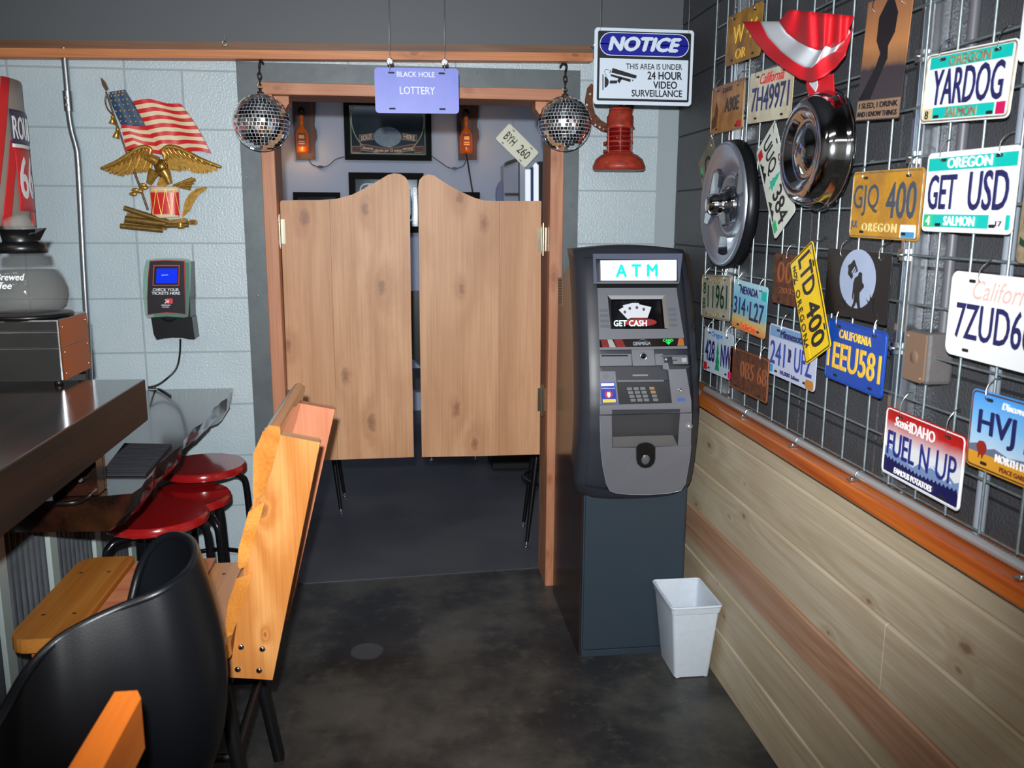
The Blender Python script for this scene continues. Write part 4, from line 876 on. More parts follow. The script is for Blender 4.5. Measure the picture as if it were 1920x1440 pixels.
wlet = M('ink_white', C(240, 240, 240), .4); mag = M('sticker_magenta', C(205, 20, 90), .4); redk = M('ink_red', C(200, 40, 50), .4); grn = M('sticker_green', C(40, 190, 120), .4); ywl = M('ink_yellow', C(246, 196, 60), .4); cyan = M('sticker_cyan', C(60, 150, 200), .4)
worn = M('worn_metal', C(170, 155, 125), .45, .3, noise=(60, C(110, 90, 66), .7))
B = dict(bold=.02)
plate([(1737, 100), (1907, 76), (1897, 215), (1727, 237)], wp, 'white and teal YARDOG plate in a worn metal frame, top of the wall', [
    ('r', tl, .05, .95, .78, .95, 'top_band'), ('r', tl, .15, .84, .06, .22, 'bottom_band'), ('r', M('sticker_cream', C(220, 205, 160), .5), .04, .15, .03, .21, 'month_sticker'), ('r', mag, .86, .95, .06, .22, 'year_sticker'),
    ('t', nv, 'YARDOG', .12, .90, .25, .76, dict(bold=.012)), ('t', worn, 'OREGON', .28, .74, .79, .93, dict(bold=.02)), ('t', worn, 'SALMON', .31, .66, .07, .20, dict(bold=.03)), ('t', bk, '8', .065, .105, .06, .18)], rim=worn)
plate([(1736, 289), (1914, 270), (1899, 441), (1732, 433)], wp, 'bright white and teal GET USD plate on the wire grid', [
    ('r', tl, .02, .98, .77, .93, 'top_band'), ('r', tl, .02, .97, .06, .22, 'bottom_band'), ('r', wp, .76, .93, .05, .23, 'year_sticker'), ('r', grn, .03, .13, .06, .22, 'month_sticker'), ('p', tl, [(.93, .05), (.96, .05), (.96, .22), (.93, .22)], 'bottom_band'),
    ('t', nv, 'GET', .05, .38, .28, .72, dict(bold=.012)), ('t', nv, 'USD', .52, .93, .27, .74, dict(bold=.012)), ('t', wlet, 'OREGON', .25, .74, .79, .92, dict(bold=.03)), ('t', wlet, 'SALMON', .27, .62, .08, .20, dict(bold=.03)), ('t', wlet, '4', .055, .105, .08, .20), ('t', bk, '17', .84, .90, .09, .15)])
gp_ = M('plate_gold', C(214, 156, 44), .38, .15, noise=(16, C(170, 120, 60), .8)); slate = M('ink_slate', C(70, 80, 92), .5)
plate([(1601, 323), (1733, 313), (1725, 453), (1591, 444)], gp_, 'tarnished gold GJQ 400 plate left of the GET USD plate', [
    ('t', slate, 'GJQ', .04, .42, .33, .80), ('t', slate, '400', .53, .93, .30, .82, dict(bold=.015)), ('t', M('ink_tan', C(214, 196, 140), .5), 'OREGON', .20, .70, .10, .23, dict(space=1.3, bold=.015)), ('t', slate, 'JUL', .03, .14, .12, .26), ('r', wlet, .75, .95, .03, .22, .004, 'year_sticker'), ('r', cyan, .77, .94, .04, .12, 'sticker_band')], rim=worn)
plate([(1785, 508), (2010, 529), (1999, 722), (1772, 660)], wp, 'large blown-out white 7ZUD66 plate at the right edge', [
    ('t', nv, '7ZUD66', .08, .76, .22, .64, dict(bold=.008)), ('t', M('ink_pale_red', C(238, 190, 180), .5), 'California', .22, .78, .70, .92, dict(shear=.3))], hooks=((.28, 1),), X=1.043, r=.018)
plate([(1660, 759), (1811, 818), (1800, 963), (1655, 883)], grad('idaho_gradient', [(0, C(232, 236, 240)), (.52, C(232, 236, 240)), (.82, C(190, 30, 30)), (1, C(170, 10, 18))]), 'red white and blue FUEL N UP Scenic Idaho plate', [
    ('p', M('mountain_blue', C(120, 146, 190), .4), [(.03, .05), (.97, .05), (.97, .38), (.92, .34), (.86, .40), (.8, .30), (.74, .38), (.66, .44), (.58, .32), (.5, .38), (.42, .28), (.34, .30), (.2, .36), (.1, .44), (.05, .40), (.03, .42)], 'mountains'),
    ('p', M('forest_navy', C(22, 26, 84), .4), [(.03, .04), (.97, .04), (.97, .20)] + [(.97 - .94 * k / 40, .19 + .10 * abs(.5 - k / 40) + (.045 if k % 2 else 0)) for k in range(1, 40)] + [(.03, .26)], 'forest'),
    ('p', wlet, [(.855, .30), (.875, .345), (.89, .30), (.88, .32)], 'snow'), ('p', wlet, [(.63, .38), (.66, .435), (.69, .38), (.66, .40)], 'snow'), ('p', wlet, [(.08, .38), (.10, .43), (.13, .38), (.10, .40)], 'snow'),
    ('t', M('ink_blue', C(38, 46, 120), .4), 'FUEL', .06, .43, .30, .66, dict(bold=.012)), ('t', MC['ink_blue'], 'N', .50, .61, .30, .66), ('t', MC['ink_blue'], 'UP', .70, .93, .30, .68), ('t', wlet, 'Scenic', .14, .34, .76, .90, dict(shear=.3, bold=.01)), ('t', wlet, 'IDAHO', .34, .66, .74, .90, dict(bold=.02)), ('t', wlet, 'FAMOUS POTATOES', .19, .68, .07, .16, dict(bold=.03))],
    rim=wlet, hooks=((.22, 1), (.80, 1)), up=.05)
ndb = grad('nd_gradient', [(0, C(222, 160, 50)), (.22, C(222, 160, 50)), (.24, C(200, 225, 245)), (.6, C(130, 195, 245)), (1, C(60, 150, 235))])
plate([(1823, 728), (2010, 776), (1999, 950), (1812, 867)], ndb, 'blue HVJ plate with red bison at the right edge', [
    ('p', M('hill_grey', C(110, 116, 140), .5), [(.01, .20), (.3, .20), (.99, .20), (.99, .30), (.8, .27), (.6, .30), (.45, .27), (.3, .32), (.2, .27), (.1, .32), (.01, .28)], 'hills'), ('r', M('field_gold', C(226, 160, 46), .5), .01, .99, .02, .21, 'field'),
    ('p', M('bison_red', C(150, 44, 34), .5), [(.12, .22), (.10, .30), (.13, .36), (.18, .37), (.21, .33), (.22, .28), (.21, .22), (.19, .19), (.18, .14), (.17, .14), (.165, .18), (.15, .19), (.14, .14), (.13, .14), (.13, .20)], 'bison'),
    ('t', nv, 'HVJ', .10, .50, .36, .76, dict(bold=.02)), ('t', nv, '314', .60, .95, .36, .76, dict(bold=.02)), ('t', wlet, 'Discover the Spirit', .34, .90, .80, .92, dict(shear=.2, bold=.01)), ('t', wlet, 'NORTH DAKOTA', .32, .86, .17, .27, dict(bold=.03)), ('t', M('ink_brown', C(120, 60, 30), .5), 'PEACE GARDEN STATE', .38, .86, .07, .13, dict(bold=.02))], rim=rustm)
blu = M('plate_blue', C(22, 74, 170), .35)
plate([(1557, 595), (1662, 624), (1657, 750), (1543, 705)], blu, 'blue California plate 1EEU581 with yellow numbers', [('t', ywl, '1EEU581', .03, .94, .20, .64, dict(bold=.015)), ('t', ywl, 'CALIFORNIA', .22, .76, .72, .86, dict(bold=.01, space=1.15))], rim=blu, up=.045)
yel = M('plate_yellow', C(252, 214, 20), .35, noise=(12, C(246, 190, 10), .6))
plate([(1523, 448), (1557, 643), (1512, 690), (1480, 497)], yel, 'bright yellow LTD 400 plate hanging on its end', [('t', bk, 'LTD', .05, .43, .36, .84, dict(bold=.02)), ('t', bk, '400', .50, .92, .34, .86, dict(bold=.02)), ('t', bk, 'OREGON', .30, .80, .08, .24, dict(space=1.3)), ('t', bk, 'NOV', .07, .22, .12, .24), ('t', bk, '4', .82, .86, .10, .24), ('r', yel, .86, .98, .04, .22, 'sticker_field')], rim=bk, X=1.030, hooks=((.10, 1),), r=.009)
rw = M('plate_reflective', C(226, 232, 224), .35, noise=(20, C(205, 215, 195), .6))
plate([(1453, 227), (1492, 395), (1452, 450), (1418, 284)], rw, 'white UUQ 384 plate hung on end beside the chrome hubcap', [('p', M('tree_teal', C(50, 190, 160), .5), [(.44, .30), (.47, .40), (.45, .42), (.48, .55), (.47, .58), (.50, .78), (.53, .58), (.52, .55), (.55, .42), (.53, .40), (.56, .30), (.51, .28), (.51, .2), (.49, .2), (.49, .28)], 'fir_tree'), ('t', bk, 'UUQ', .05, .40, .28, .72, dict(bold=.008)), ('t', bk, '384', .60, .94, .28, .72, dict(bold=.008)), ('t', bk, 'Oregon', .34, .64, .78, .93), ('r', redk, .05, .14, .05, .25, 'month_sticker'), ('r', grn, .84, .95, .04, .20, 'year_sticker'), ('p', bk, [(.18, .08), (.24, .20), (.28, .12), (.33, .22), (.4, .08)], 'hills'), ('p', bk, [(.6, .08), (.66, .20), (.7, .12), (.75, .2), (.8, .08)], 'hills')], X=1.044, hooks=((.1, 1),))
plate([(1409, 136), (1490, 118), (1483, 217), (1399, 236)], M('plate_cream_worn', C(226, 222, 200), .35, noise=(14, C(180, 160, 110), .7)), 'cream California plate 7H49971 under the striped bunting', [('t', nv, '7H49971', .08, .93, .22, .70, dict(bold=.015)), ('t', redk, 'California', .26, .80, .74, .94, dict(shear=.35, bold=-.01))], X=1.046)
plate([(1335, 166), (1397, 145), (1393, 240), (1332, 253)], M('plate_rusty_orange', C(150, 84, 50), .5, .1, noise=(12, C(196, 150, 80), .8)), 'rusty orange A90E plate nearest the corner at the top', [('t', bk, 'A90E', .44, .86, .40, .70, dict(bold=.02)), ('t', bk, 'IDAHO', .36, .64, .82, .92), ('r', redk, .80, .95, .05, .18, 'sticker'), ('p', rustm, [(.05, .1), (.2, .15), (.24, .5), (.16, .7), (.12, .4), (.04, .3)], 'rust_patch')], rim=worn)
plate([(1362, 32), (1428, 4), (1428, 100), (1363, 127)], M('plate_rusty_yellow', C(130, 92, 42), .55, noise=(14, C(190, 140, 40), .9)), 'badly rusted yellow plate above the cream one, cut by the photo edge', [('t', ywl, 'OR', .3, .6, .08, .28), ('t', ywl, 'W 46', .2, .9, .4, .75)])
plate([(1337, 258), (1364, 410), (1335, 450), (1308, 302)], M('plate_old_olive', C(128, 124, 104), .5, noise=(12, C(96, 96, 80), .8)), 'dull olive plate tucked behind the spoked hubcap', [('t', bk, 'Q384', .1, .9, .25, .7), ('r', grn, .1, .2, .08, .18, .006, 'green_sticker')], X=1.066 - .012, hooks=((.1, 1),))
plate([(1314, 514), (1372, 517), (1367, 603), (1317, 594)], M('plate_grey_old', C(178, 176, 160), .5, noise=(18, C(140, 136, 118), .7)), 'grey 11961 plate closest to the cash machine', [('t', dg, '11', .24, .44, .25, .75), ('t', dg, '961', .52, .90, .25, .78), ('t', dg, '8', .08, .16, .55, .82), ('t', dg, 'B', .08, .16, .22, .45), ('t', worn, 'OREGON', .3, .75, .82, .94), ('t', worn, 'PASSENGER', .2, .7, .07, .15)], rim=worn)
nevg = grad('nevada_gradient', [(0, C(214, 130, 60)), (.2, C(226, 190, 110)), (.36, C(130, 190, 200)), (.6, C(120, 195, 225)), (1, C(180, 225, 240))])
plate([(1376, 523), (1444, 539), (1430, 637), (1373, 611)], nevg, 'sky blue Nevada plate 314 L27 with desert colours', [('t', nv, '314', .04, .40, .30, .66, dict(bold=.012)), ('r', nv, .45, .48, .42, .54, 'dash'), ('t', nv, 'L27', .53, .93, .26, .64, dict(bold=.012)), ('t', nv, 'NEVADA', .22, .74, .74, .90, dict(bold=.03)), ('r', tl, .84, .98, .72, .90, 'sticker'), ('t', M('ink_orange', C(220, 70, 40), .5), 'The Silver State', .3, .75, .05, .16)])
plate([(1321, 613), (1378, 628), (1369, 714), (1319, 692)], M('plate_sky', C(196, 214, 228), .4), 'pale Oregon plate 428 with green fir below the grey one', [('p', M('tree_green', C(24, 150, 110), .5), [(.42, .10), (.45, .25), (.43, .28), (.47, .45), (.45, .48), (.5, .78), (.55, .48), (.53, .45), (.57, .28), (.55, .25), (.58, .10)], 'fir_tree'), ('t', nv, '428', .06, .40, .25, .74, dict(bold=.02)), ('t', nv, 'NW', .62, .96, .22, .72, dict(bold=.02)), ('t', M('ink_sky', C(60, 110, 170), .5), 'Oregon', .28, .66, .80, .95), ('r', redk, .02, .14, .03, .2, 'month_sticker'), ('r', mag, .88, .98, .03, .18, 'year_sticker')])
plate([(1370, 649), (1438, 671), (1443, 762), (1366, 722)], rustm, 'brown rusted blank plate with cut corners under the Nevada plate', [('t', M('rust_light', C(150, 84, 46), .8), '0B5 68', .3, .95, .35, .75)], rim=MC['rust_light'], up=.04)
plate([(1446, 608), (1534, 630), (1527, 739), (1436, 694)], M('plate_minnesota', C(200, 208, 232), .4), 'pale blue Minnesota plate 241 UFZ half under the yellow plate', [('r', M('mn_band', C(120, 160, 206), .4), .02, .98, .76, .97, 'top_band'), ('t', M('ink_mn', C(48, 66, 150), .4), '241', .05, .38, .22, .68, dict(bold=.008)), ('p', nv, [(.44, .36), (.50, .36), (.495, .44), (.51, .5), (.50, .60), (.44, .62), (.45, .5)], 'state_shape'), ('t', MC['ink_mn'], 'UFZ', .58, .93, .22, .68, dict(bold=.008)), ('t', nv, 'Minnesota', .26, .74, .78, .93, dict(bold=.02)), ('t', nv, '10,000 lakes', .30, .70, .06, .15), ('r', cyan, .03, .13, .05, .2, 'year_sticker'), ('r', M('rust_spot', C(190, 130, 60), .6), .82, .98, .01, .18, .01, 'corner_rust')], X=1.048, hooks=((.3, 1),), up=.045)
plate([(1456, 472), (1522, 484), (1512, 578), (1444, 568)], rustm, 'square-cut rusted plate with embossed marks behind the yellow plate', [('t', MC['rust_light'], '00 7', .12, .9, .42, .85), ('t', MC['rust_light'], '20350', .2, .8, .22, .34)], X=1.05, hooks=((.4, 1),))
plate([(1917, 342), (2100, 336), (2088, 512), (1908, 492)], worn, 'worn tan plate cut by the right edge beside GET USD', [('t', dg, '5127', .03, .9, .2, .8)])
plate([(1918, -30), (2110, -90), (2100, 70), (1913, 120)], wp, 'pale plate corner at the top right edge of the photo', [('t', nv, 'AFB 12', .1, .9, .25, .7)])
# plate over the sign opening and the one in the back room
fr0 = yfr(3.1)
def yplate(pq, Y, base, label, items, wh, hooks, rim=None, name='license_plate', r=.012):
    fr = yfr(Y); P_ = [at(*a, Y=Y) for a in pq]; c_ = sum(P_, Vector()) / 4; U = ((P_[1] - P_[0]) + (P_[2] - P_[3])).normalized(); fr = Fr(c_, U, Vector((0, -1, 0)).cross(U)); W_, H_ = wh
    o = MB(); o.rect(fr, -W_ / 2, W_ / 2, -H_ / 2, H_ / 2, -.0015, 0, r=r); ob = o.build(name, base, loc=c_); tag(ob, label, 'license plate')
    for s_, a0, a1, b0, b1, kw in items: q = MB(); textr(q, s_, fr, -W_ / 2 + a0 * W_, -W_ / 2 + a1 * W_, -H_ / 2 + b0 * H_, -H_ / 2 + b1 * H_, 0, .0008, **kw); q.build('lettering', rim, ob)
    for a, b in ((.2, .89), (.8, .89), (.2, .10), (.8, .10)): q = MB(); x, y = -W_ / 2 + a * W_, -H_ / 2 + b * H_; q.rect(fr, x - .011, x + .011, y - .003, y + .003, 0, .0009, r=.0028); q.build('mounting_slot', slotm, ob)
    return ob, fr, W_, H_
lm = M('lottery_lavender', C(118, 126, 214), .38, noise=(18, C(100, 120, 205), .6))
ob, fr, W_, H_ = yplate([(702, 129), (860, 130), (861, 212), (703, 209)], 3.1, lm, 'lavender BLACK HOLE LOTTERY plate hanging over the doorway', [('BLACK HOLE', .265, .715, .80, .92, dict(bold=.02)), ('LOTTERY', .295, .715, .42, .59, dict(bold=.012))], (.283, .147), None, M('ink_pale', C(214, 218, 240), .4))
for a in (.185, .835):
    q = MB(); p0 = fr.p(-W_ / 2 + a * W_, H_ / 2 - .014, .001); q.tube([p0, p0 + Vector((0, -.002, .018)), p0 + Vector((0, 0, .03))], .0016, 6); q.tube([p0 + Vector((0, 0, .042)), p0 + Vector((0, .0, .8 - .1))], .0006, 5)
    q.tube([p0 + Vector((.010 * math.cos(k * .393), 0, .034 + .010 * math.sin(k * .393))) for k in range(16)], .0017, 6, closed=True); q.build('split_ring', chrome, ob)
    q = MB(); q.lathe(p0 + Vector((0, .001, .034)), (0, -1, 0), [(0, 0), (.009, 0), (.009, .002), (0, .002)], 18); q.build('ring_disc', wp, ob)
ob, fr, W_, H_ = yplate([(956, 235), (1007, 287), (985, 311), (931, 259)], 6.62, M('plate_bright_cream', C(245, 245, 225), .35, emit=(C(245, 245, 215), .28)), 'cream BYH 260 plate hanging aslant in the back room', [('BYH', .12, .42, .28, .72, dict(bold=.012)), ('260', .56, .88, .28, .72, dict(bold=.012))], (.305, .152), None, M('ink_brown_dark', C(60, 56, 40), .5))  # plate's emission stands for flash light its reflective face throws back
q = MB(); q.tube([fr.p(-.1, .06, .001), fr.p(-.1, .06, .001) + Vector((0, .03, .45))], .0008, 5); q.build('hanging_thread', steel, ob)
# portrait signs
pst = [(1622, 2), (1712, -16), (1687, 216), (1610, 232)]
fr, W_, H_ = quadframe(pst, 1.046)
skyo = grad('sled_gradient', [(0, C(70, 62, 64)), (.42, C(60, 54, 60)), (.47, C(140, 100, 70)), (.62, C(190, 130, 80)), (1, C(150, 100, 70))])
plate(pst, skyo, 'dark poster sign reading I SLED, I DRINK AND I KNOW THINGS', [
    ('p', bk, [(.02, .18), (.35, .45), (.42, .55), (.30, .66), (.30, .85), (.45, .97), (.6, .97), (.72, .85), (.70, .70), (.58, .60), (.60, .50), (.50, .40), (.30, .18)], 'silhouette'),
    ('r', M('sled_tan', C(150, 120, 96), .5), .01, .99, .01, .17, 'caption_band'), ('t', bk, 'I SLED, I DRINK', .06, .95, .095, .15, dict(bold=.02)), ('t', bk, 'AND I KNOW THINGS', .03, .95, .03, .075, dict(bold=.02))], name='poster_sign', cat='sign', r=.004, slots=False)
mq = [(1553, 462), (1671, 479), (1664, 608), (1545, 586)]
fr, W_, H_ = quadframe(mq, 1.046)
P1 = lambda x, y: ((fr.uv(x, y)[0] + W_ / 2) / W_, (fr.uv(x, y)[1] + H_ / 2) / H_)
mo = M('moon_blue', C(172, 186, 214), .45, noise=(14, C(150, 166, 196), .5))
cu_, cv_ = P1(1607, 523); ru = (P1(1641, 523)[0] - P1(1573, 523)[0]) / 2; rv = (P1(1607, 468)[1] - P1(1607, 580)[1]) / 2
moon = [(cu_ + ru * math.cos(math.radians(k * 10)), cv_ + rv * math.sin(math.radians(k * 10))) for k in range(36)]
fig = [(1614, 510), (1617, 513), (1616.5, 521), (1617, 530), (1620, 534), (1620, 539), (1615, 545), (1612, 549), (1611.5, 560), (1612.5, 572), (1614, 587), (1609, 587), (1607.5, 574), (1605.5, 566), (1603, 573), (1598, 581), (1593, 584), (1596, 577), (1600, 567), (1601.5, 555), (1600.5, 548), (1600, 560), (1598.5, 562), (1597.5, 556), (1599, 543), (1600, 531), (1603, 521), (1609, 517), (1610.5, 511)]
flg = [(1601, 487), (1603, 488), (1609, 508), (1602, 513), (1597, 524), (1590, 514), (1591, 504), (1590, 498), (1596, 494)]
plate(mq, bk, 'black sign with a shaggy walker carrying a flag before a full moon', [
    ('p', mo, moon, 'moon'), ('p', bk, [P1(*a) for a in fig], 'walker_silhouette'), ('p', bk, [P1(*a) for a in flg], 'flag_silhouette'),
    ('p', mo, [P1(*a) for a in ((1597, 510), (1603, 500), (1604, 502), (1598, 513))], 'flag_stripe'), ('p', mo, [P1(*a) for a in ((1599, 514), (1605, 504), (1606, 506), (1600, 517))], 'flag_stripe'),
    ('p', bk, [P1(*a) for a in ((1572, 574), (1585, 582), (1600, 583), (1620, 590), (1645, 588), (1645, 600), (1572, 592))], 'ground'),
    ('p', bk, [P1(*a) for a in ((1580, 583), (1578, 570), (1574, 560), (1580, 568), (1579, 553), (1582, 568), (1586, 562), (1583, 574), (1584, 583))], 'bare_tree'),
    ('p', bk, [P1(*a) for a in ((1633, 588), (1630, 572), (1624, 560), (1631, 568), (1632, 552), (1634, 566), (1639, 560), (1635, 574), (1637, 588))], 'bare_tree')], name='moon_sign', cat='sign', r=.004, hooks=((.25, 1), (.85, 1)), slots=False, rim=None)
# bunting
bq = thing('flag_bunting', (1.03, at(1510, 100, X=1.03).y, at(1510, 100, X=1.03).z), 'red and white striped bunting fan hanging over the chrome hubcap', 'bunting')
c0 = [(1392, 40), (1415, 77), (1438, 104), (1468, 128), (1500, 149), (1522, 154), (1545, 144), (1568, 126), (1585, 104), (1593, 77), (1600, 50)]
c1 = [(1425, 40), (1440, 70), (1464, 96), (1488, 115), (1508, 126), (1522, 127), (1538, 113), (1553, 103), (1566, 97), (1580, 84), (1594, 60)]
c2 = [(1460, 40), (1475, 62), (1496, 78), (1515, 88), (1532, 94), (1542, 94), (1548, 86), (1560, 90), (1575, 82), (1586, 74), (1592, 55)]
c3 = [(1478 + 12.4 * k, 18 + 1.2 * k) for k in range(11)]
def bun(ca, cb, nm, mt, off=0):
    q = MB()
    def P_(u, v, o_): a = crv(ca, u); b = crv(cb, u); x, y = lerp(a, b, v); return at(x, y, X=1.040 - .014 * math.sin(u * 26) * .6 - .022 * math.sin(u * math.pi) - o_)
    q.slab(lambda u, v: P_(u, v, .0015), lambda u, v: P_(u, v, 0), 40, 6); return q.build(nm, mt, bq, fix=True)
clr = M('bunting_red', C(212, 26, 40), .6); clw = M('bunting_white', C(214, 220, 228), .6)
bun(c0, c1, 'outer_red_band', clr); bun(c1, c2, 'white_band', clw); bun(c2, c3, 'inner_red_band', clr)
for nm, mt, pts in (('red_tail', clr, [(1513, 152), (1530, 148), (1563, 138), (1565, 172), (1558, 178), (1520, 182), (1514, 168)]), ('white_tail', clw, [(1528, 126), (1534, 126), (1538, 134), (1532, 146), (1534, 160), (1530, 172), (1519, 158), (1520, 148)])):
    fr = xfr(1.036 if nm[0] == 'r' else 1.033); q = MB(); q.px(fr, pts, 0, .002); q.build(nm, mt, bq)
# hubcaps
hubm = M('hubcap_chrome', C(200, 204, 210), .09, 1.0); hubd = M('hubcap_dark', C(30, 32, 36), .35, .5); hubb = M('hubcap_brushed', C(178, 188, 205), .36, .85)
c_ = at(1374, 384, X=1.045); R1 = .2
tq = thing('spoked_hubcap', (1.02, c_.y, c_.z), 'large hubcap with a three-bladed spinner hung near the corner', 'hubcap')
O = Vector((1.045, c_.y, c_.z)); A = (-1, 0, 0); fr = Fr(O, (0, -1, 0), (0, 0, 1))
q = MB(); q.lathe(O, A, [(0, -.004), (R1, -.004), (R1 * 1.0, .012), (R1 * .985, .030), (R1 * .95, .032)], 48); q.build('black_rim', hubd, tq)
q = MB(); q.lathe(O, A, [(R1 * .97, .030), (R1 * .96, .038), (R1 * .92, .040), (R1 * .89, .034), (R1 * .52, .004), (R1 * .50, .012), (R1 * .42, .012), (R1 * .40, .004), (0, .004)], 48); q.build('dish', hubb, tq)
for k in range(3):
    a = math.radians(90 + 120 * k); q = MB(); d1 = (math.cos(a), math.sin(a)); d2 = (-d1[1], d1[0])
    pts = [(d1[0] * .03 + d2[0] * .010, d1[1] * .03 + d2[1] * .010), (d1[0] * .03 - d2[0] * .010, d1[1] * .03 - d2[1] * .010), (d1[0] * .09 - d2[0] * .020, d1[1] * .09 - d2[1] * .020), (d1[0] * .112, d1[1] * .112), (d1[0] * .09 + d2[0] * .020, d1[1] * .09 + d2[1] * .020)]
    q.prism(fr, pts, .044, .058); q.build('spinner_blade', hubm, tq, bevel=.003)
    a2 = a + math.pi / 3; d1 = (math.cos(a2), math.sin(a2)); d2 = (-d1[1], d1[0]); q = MB()
    q.prism(fr, [(d1[0] * r_ + d2[0] * w_, d1[1] * r_ + d2[1] * w_) for r_, w_ in ((.10, -.03), (.165, -.045), (.165, .045), (.10, .03))], .004, .026); q.build('pocket_block', hubm, tq, bevel=.003)
q = MB(); q.lathe(O, A, [(.06, .004), (.06, .02), (.05, .03), (.042, .034), (.036, .05), (.034, .07), (.024, .084), (.016, .086), (0, .086)], 32); q.build('centre_cap', hubm, tq)
q = MB()
for k in range(22):
    a = math.radians(k * 360 / 22); q.ball(O + Vector((-.014, -R1 * .93 * math.cos(a), R1 * .93 * math.sin(a))), .004, n=8, k=5)
q.build('rim_rivets', steel, tq)
c_ = at(1546, 283, X=1.045); R2 = .147; O = Vector((1.045, c_.y, c_.z))
tq = thing('dome_hubcap', (1.03, c_.y, c_.z), 'domed chrome hubcap hung below the striped bunting', 'hubcap')
q = MB(); q.lathe(O, A, [(R2, -.003), (R2 * 1.0, .006), (R2 * .97, .012), (R2 * .95, .018), (R2 * .93, .034), (R2 * .88, .052), (R2 * .80, .064), (R2 * .70, .068), (R2 * .60, .064), (R2 * .52, .052), (R2 * .44, .048), (R2 * .36, .056), (R2 * .24, .066), (R2 * .12, .071), (0, .072)], 56); q.build('chrome_dome', hubm, tq)
# ------------------------------------------------------------------ cash machine
AX0, AX1, AY0, AY1 = .613, .985, 2.842, 3.395
tq = thing('cash_machine', ((AX0 + AX1) / 2, (AY0 + AY1) / 2, 0), 'tall dark grey ATM with lit sign and curved front beside the doorway', 'cash machine')
steelb = M('atm_blue_grey', C(48, 60, 70), .42, .2, bump=(400, .05)); atmd = M('atm_charcoal', C(46, 48, 56), .42); atms = M('atm_silver', C(112, 113, 120), .38, .2); atmk = M('atm_black', C(18, 18, 20), .3)
sidem = M('atm_gloss_side', C(46, 30, 24), .22, spec=.8)
q = MB(); q.box(AX0, AX1, AY0 + .004, AY1, 0.0, .93); q.build('safe_body', steelb, tq, bevel=.004)
q = MB(); q.box(AX0 + .006, AX1 - .008, AY0 - .004, AY0 + .006, .028, .64); q.build('front_panel', steelb, tq, bevel=.002)
q = MB(); q.box(AX0 + .002, AX1 - .002, AY0 - .003, AY0 + .004, 0, .024); q.build('base_strip', steelb, tq, bevel=.001)
q = MB(); fsd = Fr((AX0 - .002, 0, 0), (0, -1, 0), (0, 0, 1))
q.prism(fsd, [(-AY1, .0), (-AY0 - .005, .0), (-AY0 - .005, .93), (-2.87, 1.2), (-2.93, 1.435), (-2.99, 1.445), (-3.38, 1.30)][::1], 0, .004)
q.prism(fsd, [(-AY1, .92), (-2.82, .92), (-2.84, 1.2), (-2.93, 1.43), (-2.99, 1.44), (-3.38, 1.295)], -(AX1 - AX0) , -.001)
q.build('cabinet_side', sidem, tq, fix=True)
PF = [(.55, 2.845), (.60, 2.805), (.66, 2.785), (.75, 2.762), (.85, 2.745), (.93, 2.742), (1.0, 2.750), (1.1, 2.770), (1.2, 2.798), (1.3, 2.830), (1.4, 2.866), (1.44, 2.882), (1.5, 2.91)]
def Fz(z):
    for i in range(len(PF) - 1):
        if z <= PF[i + 1][0]:
            a, b = PF[i], PF[i + 1]; t_ = max(0, (z - a[0]) / (b[0] - a[0])); return a[1] + (b[1] - a[1]) * t_
    return PF[-1][1]
def S(px, py, off=0.0):
    Y = 2.8
    for _ in range(8): p_ = at(px, py, Y=Y); Y = Fz(p_.z) - off
    return at(px, py, Y=Y)
def Lx(z): return .578 + (.012 if z > 1.3 else 0) * 0 + max(0, .66 - z) * .25
def Rx(z): return .968 + .022 * min(1, max(0, (1.44 - z) / .5)) - max(0, .66 - z) * .1 + (.012 if z < .93 else .0) * 0
cxx = .782
def bz_(u, t_, off=0):
    zb = .612 - .028 * (1 - u * u); ztp = 1.447 + .016 * (1 - u * u); z = zb + (ztp - zb) * t_
    x0, x1 = Lx(z), Rx(z); x = (x0 + x1) / 2 + u * (x1 - x0) / 2
    y = Fz(z) + .035 * abs(u) ** 8 + .03 * abs(2 * t_ - 1) ** 14
    return x, y, z
def outer(a, b):
    u = 2 * a - 1; x, y, z = bz_(u, b)
    if abs(u) < .86 and .055 < b < .965: y += .03
    return Vector((x, y, z))
q = MB()
us = [0, .02, .05, .069, .0701] + [.08 + .84 * k / 24 for k in range(25)] + [.9299, .931, .95, .98, 1]; ts = [0, .01, .03, .054, .0551] + [.06 + .9 * k / 40 for k in range(41)] + [.9649, .9651, .98, .99, 1]
nu, nv = len(us) - 1, len(ts) - 1
q.grid(lambda a, b: outer(us[round(a * nu)], ts[round(b * nv)]), nu, nv)
ring_i = [(0, j) for j in range(nv + 1)] + [(i, nv) for i in range(1, nu + 1)] + [(nu, j) for j in range(nv - 1, -1, -1)] + [(i, 0) for i in range(nu - 1, 0, -1)]
bi = [j * (nu + 1) + i for i, j in ring_i]; base = len(q.v)
for k in bi:
    v = q.v[k]; q.v.append(Vector((v.x, v.y + .10 if v.z > .7 else min(v.y + .10, AY0 + .02), v.z)))
for k in range(len(bi)):
    k2 = (k + 1) % len(bi); q.f.append([bi[k], bi[k2], base + k2, base + k]); q.m.append(0); q.s.append(True)
q.build('bezel_shell', atmd, tq, fix=False, sharp=45)
def patch(quad, o0, o1, nm, mt, n_=8, par=None, bevel=0, nu_=2):
    a, b, c, d = quad
    def g(u, v): return lerp(lerp(d, c, u), lerp(a, b, u), v)
    q = MB(); q.slab(lambda u, v: S(*g(u, v), o1), lambda u, v: S(*g(u, v), o0), nu_, n_); return q.build(nm, mt, par or tq, bevel=bevel, fix=True, sharp=40)
